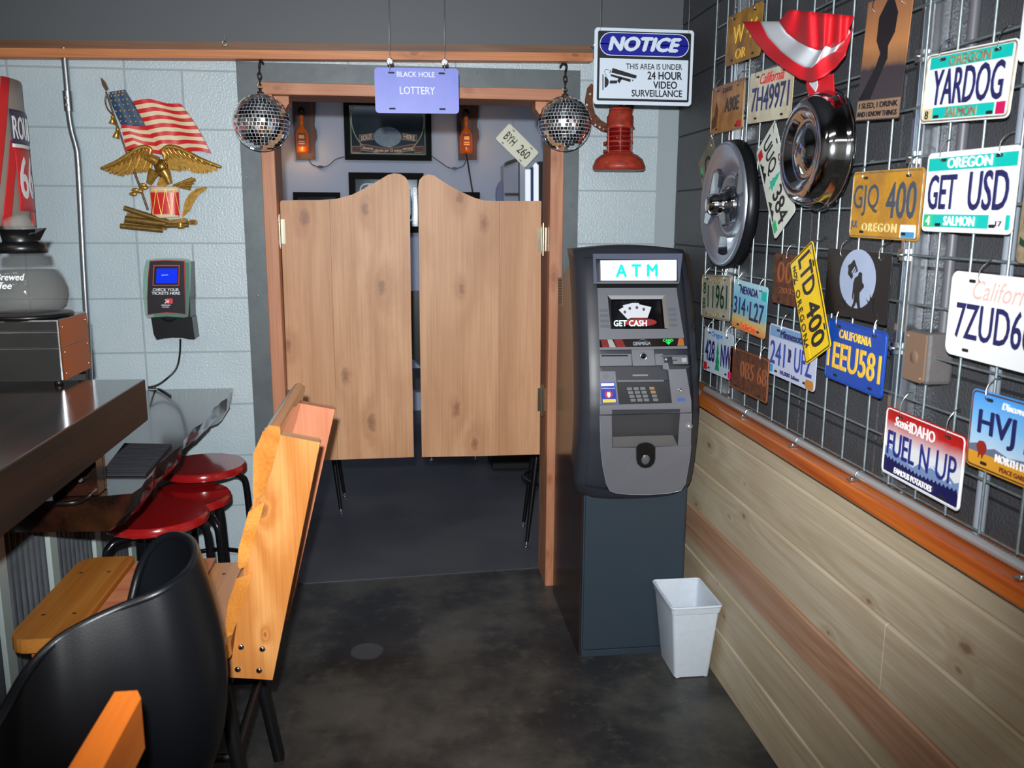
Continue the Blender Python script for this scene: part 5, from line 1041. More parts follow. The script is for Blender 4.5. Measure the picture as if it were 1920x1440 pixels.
def ppoly(pts, o0, o1, nm, mt, par=None, bevel=0):
    k = len(pts); v = [S(*p_, o0) for p_ in pts] + [S(*p_, o1) for p_ in pts]; q = MB()
    q.add(v, [list(range(k))[::-1], list(range(k, 2 * k))] + [(i, (i + 1) % k, k + (i + 1) % k, k + i) for i in range(k)]); return q.build(nm, mt, par or tq, bevel=bevel, fix=True)
def ptext(s_, quad, o, nm, mt, par=None, bold=0, shear=0, space=1.0):
    vs_, fs_ = glyphs(s_, bold, shear, space); a, b, c, d = quad; out = []
    for x, y, z in vs_: p_ = lerp(lerp(d, c, x), lerp(a, b, x), y); out.append(S(*p_, o + .0015 * z))
    q = MB(); q.add(out, fs_); return q.build(nm, mt, par or tq)
A6 = lambda x, y: (1030 + x / 6, 440 + y / 6)
B6 = lambda x, y: (1030 + x / 6, 660 + y / 6)
Q = lambda f_, *p_: [f_(*a) for a in p_]
bs = M('atm_hood', C(92, 98, 118), .35, .1)
hood = patch(Q(A6, (490, 215), (1500, 212), (1440, 280), (520, 275)), -.03, .004, 'sign_hood', bs, 2)
patch(Q(A6, (490, 215), (522, 275), (540, 545), (498, 560)), -.03, .003, 'sign_hood_side', bs, 3); patch(Q(A6, (1440, 278), (1500, 212), (1462, 545), (1448, 545)), -.03, .003, 'sign_hood_side', bs, 3)
patch(Q(A6, (535, 535), (1450, 530), (1455, 552), (530, 552)), -.03, .006, 'sign_sill', atms, 1)
o = patch(Q(A6, (575, 290), (1430, 285), (1430, 515), (580, 515)), -.03, -.014, 'lit_sign', M('atm_sign_light', C(240, 248, 250), .3, emit=(C(238, 250, 250), 1.6)), 3)
ptext('A T M', Q(A6, (745, 332), (1222, 328), (1222, 476), (745, 482)), -.0135, 'lettering', M('atm_teal', C(20, 200, 190), .4, emit=(C(20, 200, 190), .5)), o, bold=.045, space=1.05)
patch(Q(A6, (535, 555), (1450, 552), (1435, 598), (530, 598)), -.03, -.012, 'dark_recess', atmk, 1)
# screen block
for qd in (((540, 600), (1430, 598), (1440, 680), (545, 680)), ((545, 680), (655, 680), (692, 1065), (558, 1065)), ((1300, 680), (1440, 680), (1500, 1065), (1350, 1062)), ((558, 1062), (1500, 1062), (1515, 1155), (562, 1160))):
    patch(Q(A6, *qd), -.03, .004, 'screen_surround', atms, 4)
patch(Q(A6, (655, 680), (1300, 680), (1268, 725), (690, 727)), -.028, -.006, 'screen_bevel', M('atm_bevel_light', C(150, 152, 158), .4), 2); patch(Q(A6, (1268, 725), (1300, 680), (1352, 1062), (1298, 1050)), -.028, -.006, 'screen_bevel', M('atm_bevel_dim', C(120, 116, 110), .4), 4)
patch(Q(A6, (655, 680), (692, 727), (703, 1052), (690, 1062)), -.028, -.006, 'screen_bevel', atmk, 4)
scr = patch(Q(A6, (688, 726), (1270, 724), (1305, 1058), (698, 1062)), -.03, -.018, 'screen', M('atm_screen', C(10, 8, 14), .08), 4)
blob = [A6(1020 + 190 * math.cos(a * .31) + 0, 985 + 45 * math.sin(a * .31)) for a in range(20)]
ppoly(blob, -.018, -.0168, 'red_swoosh', M('screen_red', C(140, 30, 30), .4, emit=(C(150, 24, 24), .12)), scr)
bill = M('bill_print', C(185, 188, 195), .4, emit=(C(185, 188, 195), .35)); bil2 = M('bill_dark', C(70, 74, 84), .4)
for k, (pts, cc) in enumerate(((((780, 845), (850, 808), (935, 930), (880, 950)), (850, 870)), (((825, 795), (935, 768), (945, 935), (905, 935)), (905, 830)), (((930, 768), (1010, 770), (985, 935), (940, 935)), (985, 820)), (((1005, 782), (1148, 815), (1105, 935), (985, 935)), (1062, 840)))):
    o2 = ppoly(Q(A6, *pts), -.0168 + .0004 * k, -.0164 + .0004 * k, 'banknote', bill, scr)
    ppoly([A6(cc[0] + 16 * math.cos(a * .628), cc[1] + 18 * math.sin(a * .628)) for a in range(10)], -.0164 + .0004 * k, -.0161 + .0004 * k, 'portrait_spot', bil2, scr)
ptext('GET CASH', Q(A6, (725, 962), (1097, 962), (1097, 1030), (725, 1030)), -.0145, 'lettering', M('screen_text', C(215, 245, 245), .4, emit=(C(215, 245, 245), .7)), scr, bold=.02)
for k in range(4):
    patch(Q(A6, (565 + 4 * k, 838 + 59 * k), (660 + 5 * k, 838 + 59 * k), (662 + 5 * k, 866 + 59 * k), (567 + 4 * k, 866 + 59 * k)), .003, .007, 'function_button', M('atm_button', C(92, 98, 106), .35), 1, bevel=.0006)
    patch(Q(A6, (1332 + 6 * k, 826 + 59 * k), (1420 + 6 * k, 824 + 59 * k), (1424 + 6 * k, 852 + 59 * k), (1336 + 6 * k, 854 + 59 * k)), .003, .007, 'function_button', MC['atm_button'], 1, bevel=.0006)
# brand strip
st = patch(Q(A6, (565, 1178), (1505, 1162), (1522, 1256), (570, 1272)), -.03, -.004, 'brand_strip', M('strip_black', C(22, 16, 16), .15), 2)
patch(Q(A6, (560, 1160), (1512, 1145), (1515, 1164), (562, 1180)), -.03, .006, 'trim_line', atms, 1); patch(Q(A6, (566, 1268), (1548, 1254), (1552, 1282), (566, 1298)), -.03, .008, 'trim_line', atms, 1)
for qd, mt in ((((575, 1180), (645, 1178), (672, 1268), (600, 1270)), M('strip_red', C(120, 34, 34), .25)), (((650, 1178), (705, 1177), (750, 1267), (678, 1268)), M('strip_pale', C(160, 160, 156), .25)), (((722, 1177), (820, 1175), (858, 1265), (760, 1266)), MC['strip_red']), (((1455, 1168), (1505, 1166), (1518, 1250), (1440, 1252)), M('strip_amber', C(170, 96, 40), .3))):
    patch(Q(A6, *qd), -.004, -.0032, 'strip_print', mt, 1, par=st)
ptext('GENMEGA', Q(A6, (940, 1206), (1138, 1202), (1138, 1240), (942, 1246)), -.004, 'lettering', M('strip_text', C(176, 184, 196), .4), st, bold=.01)
ppoly([A6(1000 + 10 * k, 1200 - 24 * math.sin(k * math.pi / 10)) for k in range(11)] + [A6(1100 - 10 * k, 1200 - 18 * math.sin(k * math.pi / 10)) for k in range(11)], -.004, -.0032, 'logo_arc', M('strip_cyan', C(70, 150, 190), .4), st)
gl = M('atm_green_led', C(20, 220, 80), .4, emit=(C(20, 230, 80), .9)); ptext('CARD', Q(A6, (1275, 1176), (1395, 1174), (1395, 1202), (1278, 1204)), -.004, 'card_lettering', gl, st, bold=.03)
ppoly(Q(A6, (1312, 1210), (1368, 1208), (1342, 1238)), -.004, -.0028, 'card_arrow', gl, st)
# slot row
patch(Q(B6, (565, 20), (925, 18), (932, 155), (568, 162)), -.03, .006, 'receipt_housing', atms, 2, bevel=.0015)
patch(Q(B6, (585, 34), (885, 32), (885, 48), (588, 50)), .005, .0075, 'receipt_slot', atmk, 1)
patch(Q(B6, (922, -30), (1178, -32), (1195, 155), (938, 160)), -.03, .012, 'camera_housing', atms, 2, bevel=.0015)
cc = S(*B6(1058, 50), .012); q = MB(); q.lathe(cc + Vector((0, .002, 0)), (0, -1, 0), [(0, 0), (.0135, 0), (.0135, .004), (.011, .006), (.0095, .003)], 28); q.build('lens_ring', M('lens_silver', C(170, 174, 180), .25, .8), tq)
q = MB(); q.ball(cc + Vector((0, .004, 0)), .0098, n=20, k=12); q.build('camera_lens', M('lens_glass', C(14, 16, 18), .05), tq)
patch(Q(B6, (1185, 20), (1530, 16), (1540, 60), (1330, 150), (1195, 150))[:4] if False else Q(B6, (1188, 22), (1275, 20), (1300, 150), (1195, 150)), -.03, .006, 'reader_base', atms, 2)
patch(Q(B6, (1255, 38), (1550, 34), (1552, 52), (1260, 58)), -.03, .010, 'reader_top', M('reader_blue_grey', C(80, 86, 98), .35), 1)
cr2 = patch(Q(B6, (1378, 52), (1556, 48), (1566, 138), (1390, 140)), -.03, .026, 'card_reader', atms, 2, bevel=.002)
patch(Q(B6, (1375, 88), (1440, 86), (1440, 98), (1378, 100)), .024, .028, 'card_slot', atmk, 1)
patch(Q(B6, (1488, 68), (1542, 66), (1545, 112), (1492, 114)), .025, .0268, 'reader_label', M('label_grey', C(160, 160, 164), .5), 1)
q = MB(); c3_ = S(*B6(1312, 85), .02); q.lathe(c3_ + Vector((0, 0, -.006)), (0, 0, 1), [(0, 0), (.0065, 0), (.0065, .013), (0, .013)], 18); q.build('reader_roller', M('lens_silver', C(170, 174, 180), .25, .8), tq)
patch(Q(B6, (1275, 122), (1335, 120), (1350, 205), (1278, 190)), -.03, .012, 'reader_foot', atms, 2)
# keypad bay
patch(Q(B6, (568, 165), (1590, 160), (1330, 320), (765, 320)), -.03, -.006, 'keypad_hood', atmd, 4)
patch(Q(B6, (935, 254), (1108, 252), (1110, 270), (938, 272)), -.007, -.004, 'hood_light', M('hood_light', C(130, 134, 142), .4), 1)
patch(Q(B6, (568, 218), (742, 216), (782, 590), (568, 592)), -.03, .004, 'speaker_panel', atms, 4)
q = MB()
for i in range(6):
    for j in range(6):
        if (i - 2.5) ** 2 + (j - 2.5) ** 2 < 8: c_ = S(*B6(612 + 11 * i, 252 + 10 * j), .0045); q.ball(c_, .0006, n=6, k=4)
q.build('speaker_holes', atmk, tq)
stk = patch(Q(B6, (572, 342), (738, 340), (762, 578), (590, 580)), .004, .0048, 'sticker', M('sticker_blue', C(30, 50, 160), .4), 3)
patch(Q(B6, (580, 352), (728, 350), (730, 380), (582, 384)), .0048, .0054, 'sticker_top', white, 1, par=stk); patch(Q(B6, (600, 532), (748, 530), (750, 566), (603, 570)), .0048, .0054, 'sticker_bottom', M('sticker_yellow', C(220, 200, 60), .4), 1, par=stk)
ppoly([B6(668 + 44 * math.cos(a * .39), 478 + 42 * math.sin(a * .39)) for a in range(16)], .0048, .0053, 'red_disc', redk, stk); ppoly(Q(B6, (650, 460), (656, 450), (664, 456), (670, 448), (676, 456), (684, 455), (690, 480), (680, 508), (662, 510), (648, 485)), .0053, .0058, 'hand_symbol', white, stk)
ptext('Do Not Remove card', Q(B6, (586, 402), (735, 400), (735, 414), (586, 416)), .0048, 'lettering', white, stk, bold=.02)
patch(Q(B6, (1336, 196), (1538, 192), (1600, 566), (1380, 572)), -.03, .006, 'lock_panel', atms, 4)
c_ = S(*B6(1472, 428), .006); q = MB(); q.lathe(c_ + Vector((0, .001, 0)), (0, -1, 0), [(0, 0), (.006, 0), (.006, .003), (.004, .003), (.003, .001), (0, .001)], 20); q.ball(S(*B6(1480, 484), .007), .0022); q.build('jack_socket', steel, tq)
patch(Q(B6, (1436, 516), (1520, 514), (1532, 552), (1440, 554)), .006, .0068, 'small_label', M('label_blue', C(60, 90, 150), .5), 1)
kp = patch(Q(B6, (762, 326), (1285, 322), (1375, 572), (775, 592)), -.03, -.010, 'keypad_tray', M('tray_dark', C(30, 31, 34), .4), 4)
patch(Q(B6, (765, 318), (1285, 314), (1290, 332), (765, 336)), -.03, -.004, 'tray_edge', atms, 1)
for r_ in range(4):
    for c_ in range(4):
        x = (870 + 75 * c_ + (28 if c_ == 3 else 0)) + r_ * 14; y = 398 + 43 * r_ - 2 * c_
        patch(Q(B6, (x, y), (x + 58, y - 1), (x + 63, y + 32), (x + 5, y + 33)), -.012, -.004, 'key', M('key_grey', C(110, 112, 116), .35) if not (c_ == 3 and r_ < 2) else M('key_amber', C(150, 120, 80), .35), 1, bevel=.0008, par=kp, nu_=1)
# lower door
patch(Q(B6, (568, 598), (1598, 566), (1600, 680), (568, 706)), -.03, .008, 'upper_lip', atms, 3, nu_=6)
patch(Q(B6, (705, 650), (1470, 640), (1470, 680), (705, 705)), .008, .0092, 'lip_shadow_strip', atmd, 1)
patch(Q(B6, (568, 716), (702, 716), (708, 1075), (578, 1085)), -.03, .008, 'door_left', atms, 8); patch(Q(B6, (1470, 690), (1606, 688), (1592, 1050), (1445, 1058)), -.03, .008, 'door_right', atms, 8)
low = [(578, 1082), (708, 1076), (975, 1076), (1000, 1040), (1040, 1022), (1085, 1016), (1130, 1022), (1168, 1042), (1192, 1068), (1450, 1055), (1592, 1048), (1580, 1180), (1562, 1300), (1530, 1480), (1480, 1560), (1340, 1590), (1120, 1606), (900, 1604), (740, 1585), (680, 1560), (640, 1480), (600, 1280)]
ppoly(Q(B6, *low), -.03, .008, 'lower_door', atms)
patch(Q(B6, (702, 712), (1470, 690), (1450, 940), (712, 955)), -.10, -.028, 'tray_back', M('tray_inner', C(56, 55, 58), .4), 4)
patch(Q(B6, (712, 955), (1390, 935), (1445, 1055), (715, 1072)), -.10, -.012, 'cash_tray', M('tray_ledge', C(96, 94, 94), .4), 3)
thumb = [(975, 1070), (1000, 1036), (1040, 1020), (1085, 1014), (1130, 1020), (1168, 1040), (1195, 1070), (1195, 1200), (1180, 1255), (1140, 1295), (1085, 1310), (1030, 1298), (990, 1260), (975, 1200)]
ppoly(Q(B6, *thumb), .004, .0088, 'thumb_recess_rim', atmd)
ppoly([(B6(1085, 1165)[0] + (x - B6(1085, 1165)[0]) * .93, B6(1085, 1165)[1] + (y - B6(1085, 1165)[1]) * .95) for x, y in Q(B6, *thumb)], .006, .0092, 'thumb_recess', atmk)
c_ = S(*B6(1085, 1200), .008); q = MB(); q.ball(c_ + Vector((0, .004, 0)), .0195, (.85, .45, 1.15), 20, 12); q.build('thumb_bulge', M('thumb_grey', C(84, 88, 92), .3), tq)
c_ = S(*B6(1573, 838), .008); q = MB(); q.lathe(c_ + Vector((0, .002, 0)), (0, -1, 0), [(0, 0), (.0125, 0), (.0125, .003), (.009, .005), (.009, .008), (0, .008)], 24); q.build('door_lock', M('lock_silver', C(205, 206, 208), .25, .7), tq)
q = MB(); q.tube([S(*B6(x, y), .010) for x, y in low[10:]] , .0012, 6); q.tube([S(*B6(x, y), .010) for x, y in ((568, 716), (578, 1082), (600, 1280), (640, 1480))], .0012, 6); q.build('door_edge_line', M('edge_silver', C(150, 152, 158), .3, .3), tq)
# barcode label on the side
fsd3 = xfr(AX0 - .006)
q = MB(); q.px(fsd3, [(1046, 521), (1055, 520), (1055, 575), (1047, 573)], 0, .0008); lb_ = q.build('barcode_label', M('label_paper', C(150, 128, 112), .6), tq)
q = MB()
for k in range(9): q.px(fsd3, [(1047, 525 + k * 5.2), (1054, 524.5 + k * 5.2), (1054, 526.5 + k * 5.2), (1047, 527 + k * 5.2)], .0008, .0014)
q.build('barcode_lines', M('label_ink', C(80, 66, 56), .6), lb_)
# waste bin
bl = [at(1266, 1273, Z=0), at(1330, 1270, Z=0)]; x0, x1 = bl[0].x, bl[1].x; y0 = bl[0].y + .002; hb = .285; BL_ = .175
tq = thing('waste_bin', ((x0 + x1) / 2, y0 + .1, 0), 'white rectangular plastic waste bin in front of the cash machine', 'bin')
wbm = M('bin_white', C(205, 214, 224), .35, noise=(40, C(188, 198, 212), .4))
xb = (x0 - .002, x1); yb = (y0, y0 + .165); xt = (.868, 1.036); yt = (y0 - .055, y0 + .172)
def ringp(t_, ins=0, n=6):
    a0 = xb[0] + (xt[0] - xb[0]) * t_ + ins; a1 = xb[1] + (xt[1] - xb[1]) * t_ - ins; b0 = yb[0] + (yt[0] - yb[0]) * t_ + ins; b1 = yb[1] + (yt[1] - yb[1]) * t_ - ins
    return rr(a0, a1, b0, b1, .012, 4)
lv = [(0, 0), (1.0, 0), (.985, .0)]
q = MB(); rings = [[Vector((a, b, .004 + (hb - .004) * t_)) for a, b in ringp(t_, ins)] for t_, ins in ((0, 0), (.9, .001), (.91, -.002), (1.0, -.004), (1.0, .004), (.9, .006), (.03, .003))]
k = len(rings[0]); v = [p_ for r_ in rings for p_ in r_]; f_ = [(i * k + j, i * k + (j + 1) % k, (i + 1) * k + (j + 1) % k, (i + 1) * k + j) for i in range(len(rings) - 1) for j in range(k)] + [list(range(k))[::-1], list(range((len(rings) - 1) * k, len(rings) * k))]
q.add(v, f_, 0, True); q.build('bin_body', wbm, tq, fix=False, sharp=35)
q = MB(); q.tube([Vector((a, b, hb)) for a, b in ringp(1.0, -.002)], .0042, 8, closed=True); q.build('rolled_rim', wbm, tq)
q = MB()
for a in (x0 + .01, x1 - .01): q.box(a - .006, a + .006, y0 + .004, y0 + .016, 0, .005)
q.build('foot', wbm, tq)
# ------------------------------------------------------------------ bar
barw = wood('lacquered_bar_wood', C(52, 25, 16), C(13, 10, 9), 'y', rings=6.0, scale=5.0, rough=.2, coat=.8, amt=.75, red=(C(96, 42, 22), .58), var=0)
barside = wood('bar_side_wood', C(40, 22, 15), C(13, 10, 9), 'y', rings=6.0, scale=5.0, rough=.5, amt=.7, red=(C(66, 34, 20), .5), var=0)
LZ = .885; lx = -.665
q = MB(); n = 26; rowT = []; rowB = []
for k in range(n + 1):
    y = 2.14 + (3.492 - 2.14) * k / n; wv = .006 * math.sin(k * .9) + .004 * math.sin(k * 2.3); rowT.append((lx + wv, y)); rowB.append((lx - .062 + wv * 2 + .02 * math.sin(k * .35), y))
top = rowT + [(-1.55, 3.492), (-1.55, 2.16), (-1.1, 2.11), (-.85, 2.10)]; bot = rowB + [(-1.5, 3.492), (-1.5, 2.22), (-1.1, 2.17), (-.86, 2.15)]
k = len(top); mid = [(a[0] * .6 + b[0] * .4 + (.012 if i <= n else 0), a[1] * .6 + b[1] * .4) for i, (a, b) in enumerate(zip(top, bot))]
v = [Vector((x, y, LZ)) for x, y in top] + [Vector((x, y, LZ - .045)) for x, y in mid] + [Vector((x, y, LZ - .095)) for x, y in bot]
q.add(v, [list(range(k)), list(range(2 * k, 3 * k))[::-1]]); q.f += [[i, (i + 1) % k, k + (i + 1) % k, k + i] for i in range(k)] + [[k + i, k + (i + 1) % k, 2 * k + (i + 1) % k, 2 * k + i] for i in range(k)]; q.m += [0] * 2 * k; q.s += [True] * 2 * k
tag(q.build('lower_bar_top', [barw, barside], fix=True, sharp=42), 'glossy dark live-edge bar slab running to the pale block wall under the ticket checker', 'bar top')
q = MB(); q.box(-1.9, -.69, .25, 2.405, 1.008, 1.122); q.m[1:5] = [1] * 4; ub = q.build('upper_bar_top', [barw, barside], bevel=.004); tag(ub, 'thick glossy dark raised bar slab carrying the coffee machine', 'bar top')
base = thing('bar_counter', (-1.2, 2.3, 0), 'corrugated metal bar front with pale upright strips', 'bar front')
cm = M('corrugated_zinc', C(112, 118, 124), .4, .6, noise=(5, C(84, 90, 96), .8)); bx = -1.0
strips = [2.13, 2.44, 2.78, 3.12, 3.44]; ys0 = 1.0
for i, y1 in enumerate([1.78] + strips):
    y0 = ([ys0, 1.83] + [s_ + .05 for s_ in strips])[i]
    if y1 - y0 < .02: continue
    q = MB(); nn = int((y1 - y0) / .004); hz = .79 if y0 > 2.1 else 1.007
    q.slab(lambda u, v: Vector((bx + .007 * math.sin((y0 + (y1 - y0) * u) / .034 * 2 * math.pi), y0 + (y1 - y0) * u, hz * v)), lambda u, v: Vector((bx - .02, y0 + (y1 - y0) * u, hz * v)), nn, 1); q.build('corrugated_sheet', cm, base, fix=True)
for s_ in [1.78] + strips: q = MB(); q.box(bx - .01, bx + .013, s_, s_ + .05, 0, .789 if s_ > 2.1 else 1.007); q.build('pale_strip', M('pale_strip', C(176, 190, 186), .45), base, bevel=.002)
q = MB(); q.box(-1.5, bx - .021, 1.0, 3.48, 0, .788); q.build('bar_carcass', blackm, base)
q = MB(); q.box(-1.45, bx - .021, 1.0, 2.09, .788, 1.007); q.build('upper_carcass', blackm, base)
a = at(139, 932, Z=LZ); q = MB(); q.box(a.x - .02, a.x + .055, a.y + .002, a.y + .05, LZ + .001, 1.0075); q.box(a.x - .07, a.x + .055, a.y + .05, a.y + .07, LZ + .001, 1.0075); tag(q.build('bar_bracket', barw, bevel=.002), 'dark wooden bracket holding the raised bar slab above the lower one', 'bracket')
ml = [at(x, y, Z=LZ + .001) for x, y in ((234, 834), (322, 836), (273, 893), (188, 893))]
q = MB(); q.add([p_ for p_ in ml] + [p_ + Vector((0, 0, .005)) for p_ in ml], [(3, 2, 1, 0), (4, 5, 6, 7), (0, 1, 5, 4), (1, 2, 6, 5), (2, 3, 7, 6), (3, 0, 4, 7)]); mt_ = q.build('rubber_bar_mat', M('mat_rubber', C(34, 36, 42), .6), fix=True, loc=ml[0]); tag(mt_, 'black ribbed rubber mat on the lower bar slab', 'mat')
q = MB()
for k in range(22):
    t_ = (k + .5) / 22; a_ = ml[0].lerp(ml[3], t_) + Vector((0, 0, .0058)); b_ = ml[1].lerp(ml[2], t_) + Vector((0, 0, .0058)); q.tube([a_, b_], .002, 5)
q.build('mat_ribs', MC['mat_rubber'], mt_)
cord('black_cable', [at(150, 900, Z=LZ + .06), at(168, 897, Z=LZ + .03), at(176, 912, Z=LZ + .008), at(165, 932, Z=LZ + .006), at(140, 942, Z=LZ + .006), at(105, 944, Z=LZ + .006)], .0055, black, 'black cable curling on the lower bar slab beside the bracket')
cord('black_cable', [at(278, 726, Y=3.34), at(292, 728, Z=LZ + .004), at(305, 732, Z=LZ + .004), at(320, 742, Z=LZ + .004)], .0035, black, 'thin black cable end lying on the bar slab at the wall')
# coffee warmer
wx1 = -.865; wy0, wy1 = 2.318, 2.522; wz0 = 1.1225; wz1 = at(112, 600, Y=2.318).z
tq = thing('coffee_warmer', (-1.07, 2.42, wz0), 'stainless steel coffee warmer on the raised bar slab', 'coffee warmer')
ws = M('warmer_steel', C(170, 172, 176), .2, 1.0, noise=(3, C(110, 116, 124), .6)); wsd = M('warmer_side', C(176, 104, 52), .22, .85)  # side plate is steel; orange wood reflection put into its base colour
q = MB(); q.box(-1.30, wx1 - .002, wy0 + .002, wy1, wz0 + .012, wz1); q.build('housing', ws, tq, bevel=.003)
q = MB(); q.box(-1.30, wx1 - .004, wy0, wy0 + .002, wz1 - .028, wz1 - .003); q.box(-1.30, wx1 - .004, wy0, wy0 + .002, wz0 + .1, wz1 - .031); q.box(-1.30, wx1 - .004, wy0, wy0 + .002, wz0 + .015, wz0 + .097); q.build('front_panel', ws, tq, bevel=.001)
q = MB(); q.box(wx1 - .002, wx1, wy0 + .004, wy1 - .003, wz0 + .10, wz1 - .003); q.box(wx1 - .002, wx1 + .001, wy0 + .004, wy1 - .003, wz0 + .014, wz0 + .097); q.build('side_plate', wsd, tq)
q = MB()
for y in (wy0 + .02, wy1 - .02):
    for z in (wz0 + .03, wz0 + .085, wz1 - .02): q.ball((wx1 + .001, y, z), .003, n=8, k=5)
q.build('screws', steel, tq)
for x in (-1.28, wx1 - .02):
    for y in (wy0 + .02, wy1 - .02): q = MB(); q.lathe((x, y, wz0), (0, 0, 1), [(0, 0), (.012, 0), (.010, .0125), (0, .0125)], 12); q.build('foot', black, tq)
cc = Vector((at(52, 590, Y=2.42).x, 2.42, wz1)); q = MB(); q.lathe(cc, (0, 0, 1), [(0, .0005), (.108, .0005), (.112, .004), (.108, .009), (.1, .010), (0, .010)], 40); q.build('warming_plate', black, tq)
tq = thing('coffee_pot', cc + Vector((0, 0, .0105)), 'glass coffee pot with black collar standing on the warmer', 'coffee pot')
glass = M('clear_glass', C(190, 196, 198), .03, spec=.9, alpha=.05); zc = cc + Vector((0, 0, .0105))
sp_ = at(130, 590, Y=2.42).x - cc.x; pr_ = [(0, 0), (.8, 0), (.93, .012), (1.0, .04), (1.0, .062), (.94, .092), (.82, .122), (.66, .145), (.56, .157)]
q = MB(); q.lathe(zc, (0, 0, 1), [(r_ * sp_, z) for r_, z in pr_] + [(max(0, r_ * sp_ - .0025), z + (.0025 if z < .01 else 0)) for r_, z in pr_][::-1], 40); q.build('glass_bowl', glass, tq, fix=True)
q = MB(); q.lathe(zc, (0, 0, 1), [(0, .0035), (.78 * sp_, .0035), (.92 * sp_, .016), (.965 * sp_, .04), (.965 * sp_, .062), (.9 * sp_, .092), (.83 * sp_, .108), (0, .108)], 36); q.build('water', M('pot_water', C(150, 146, 138), .03, spec=.9, alpha=.08), tq, fix=True)
q = MB(); q.lathe(zc, (0, 0, 1), [(.54 * sp_, .154), (.60 * sp_, .154), (.565 * sp_, .178), (.50 * sp_, .18)], 36); q.lathe(zc, (0, 0, 1), [(0, .178), (.42 * sp_, .178), (.40 * sp_, .185), (.46 * sp_, .214), (.36 * sp_, .206), (0, .20)], 30)
q.add([zc + Vector(p_) for p_ in ((.2 * sp_, -.03, .19), (.2 * sp_, .03, .19), (.65 * sp_, 0, .218), (.2 * sp_, -.03, .214), (.2 * sp_, .03, .214), (.46 * sp_, 0, .185))], [(0, 5, 2, 3), (1, 4, 2, 5), (3, 2, 4), (0, 1, 5), (0, 3, 4, 1)]); q.build('collar_lid', black, tq)
q = MB(); q.tube(spline([zc + Vector((-.5 * sp_, -.02, .19)), zc + Vector((-.9 * sp_, -.04, .215)), zc + Vector((-1.3 * sp_, -.06, .19)), zc + Vector((-1.38 * sp_, -.06, .10)), zc + Vector((-1.3 * sp_, -.06, .05))], 5), .012, 10); q.build('handle', black, tq)
q = MB(); fpz = yfr(cc.y)
def potp(px, py):
    best = at(px, py, Y=cc.y)
    for s_ in range(60):
        y = cc.y - sp_ * 1.05 + s_ * .0022; p_ = at(px, py, Y=y); z = p_.z - zc.z; rr_ = sp_ * (1.0 if z < .062 else 1.0 - .06 * (z - .062) / .03 if z < .092 else .94 - .12 * (z - .092) / .03)
        if (p_.x - cc.x) ** 2 + (y - cc.y) ** 2 < (rr_ + .0012) ** 2: return p_
    return best
for s_, qd in (('Fresh Brewed', (-50, 513, 46, 526)), ('Coffee', (-30, 529, 22, 542))):
    q = MB(); vs_, fs_ = glyphs(s_, .012, .2); q.add([potp(qd[0] + (qd[2] - qd[0]) * x, qd[3] + (qd[1] - qd[3]) * y) + Vector((0, -.0006 * z, 0)) for x, y, z in vs_], fs_); q.build('lettering', white, tq)
ca = at(47, 447, Y=2.42); cb = at(25, 408, Y=2.42); q = MB(); A_ = (cb - ca).normalized(); L_ = (cb - ca).length; r0 = .037; nn = 48
def fl(r_, z): return [ca + A_ * z + (A_.orthogonal().normalized() * math.cos(2 * math.pi * j / nn) + A_.cross(A_.orthogonal().normalized()) * math.sin(2 * math.pi * j / nn)) * r_ * (1 + .03 * (1 if j % 6 < 3 else -1)) for j in range(nn)]
rs = [fl(r0, .0), fl(r0 * .98, L_ * .3), fl(r0 * .86, L_ * .8), fl(r0 * .78, L_), fl(.001, L_)]; v = [p_ for r_ in rs for p_ in r_]
q.add(v, [(i * nn + j, i * nn + (j + 1) % nn, (i + 1) * nn + (j + 1) % nn, (i + 1) * nn + j) for i in range(4) for j in range(nn)], 0, True)
cu_ = q.build('fluted_cup', M('clear_plastic', C(180, 176, 170), .08, spec=.9, alpha=.12), solid=.0025); tag(cu_, 'clear fluted cup upended and tilted on the coffee pot lid', 'cup')
# ------------------------------------------------------------------ round red stools
seatm = M('stool_red', C(150, 22, 24), .16, coat=.6); tubem = M('tube_black', C(16, 16, 20), .18)
def red_stool(c_, zt_, label, rot):
    tq = thing('round_red_stool', (c_[0], c_[1], 0), label, 'stool', None)
    R_ = .155; x, y = c_
    q = MB(); q.lathe((x, y, zt_ - .032), (0, 0, 1), [(0, 0), (R_ - .012, 0), (R_, .006), (R_, .024), (R_ - .006, .032), (0, .032)], 48); q.build('seat', seatm, tq, sharp=50)
    q = MB(); q.lathe((x, y, zt_ - .048), (0, 0, 1), [(0, 0), (.10, 0), (.10, .0155), (0, .0155)], 28); q.build('under_plate', M('under_plate', C(74, 76, 70), .5), tq)
    for k in range(4):
        a = rot + k * math.pi / 2; d = Vector((math.cos(a), math.sin(a), 0)); b = Vector((x, y, 0))
        q = MB(); q.tube(spline([b + d * .05 + Vector((0, 0, zt_ - .061)), b + d * .11 + Vector((0, 0, zt_ - .061)), b + d * .142 + Vector((0, 0, zt_ - .075)), b + d * .158 + Vector((0, 0, zt_ - .12)), b + d * .168 + Vector((0, 0, zt_ * .5)), b + d * .18 + Vector((0, 0, .012))], 6), .0125, 12); q.build('leg', tubem, tq)
    q = MB(); q.tube([Vector((x + .166 * math.cos(2 * math.pi * k / 28), y + .166 * math.sin(2 * math.pi * k / 28), .25)) for k in range(28)], .008, 8, closed=True); q.build('ring_brace', tubem, tq)
a = at(459, 870, Z=.65); red_stool((a.x - .155, a.y + .02), .65, 'red round stool farthest back against the pale block wall', .5)
a = at(432, 925, Z=.605); red_stool((a.x - .155, a.y), .605, 'red round stool wedged low between the two others', .95)
a = at(390, 958, Z=.65); red_stool((a.x - .155, a.y), .65, 'nearest red round stool tucked under the lower bar slab', .62)
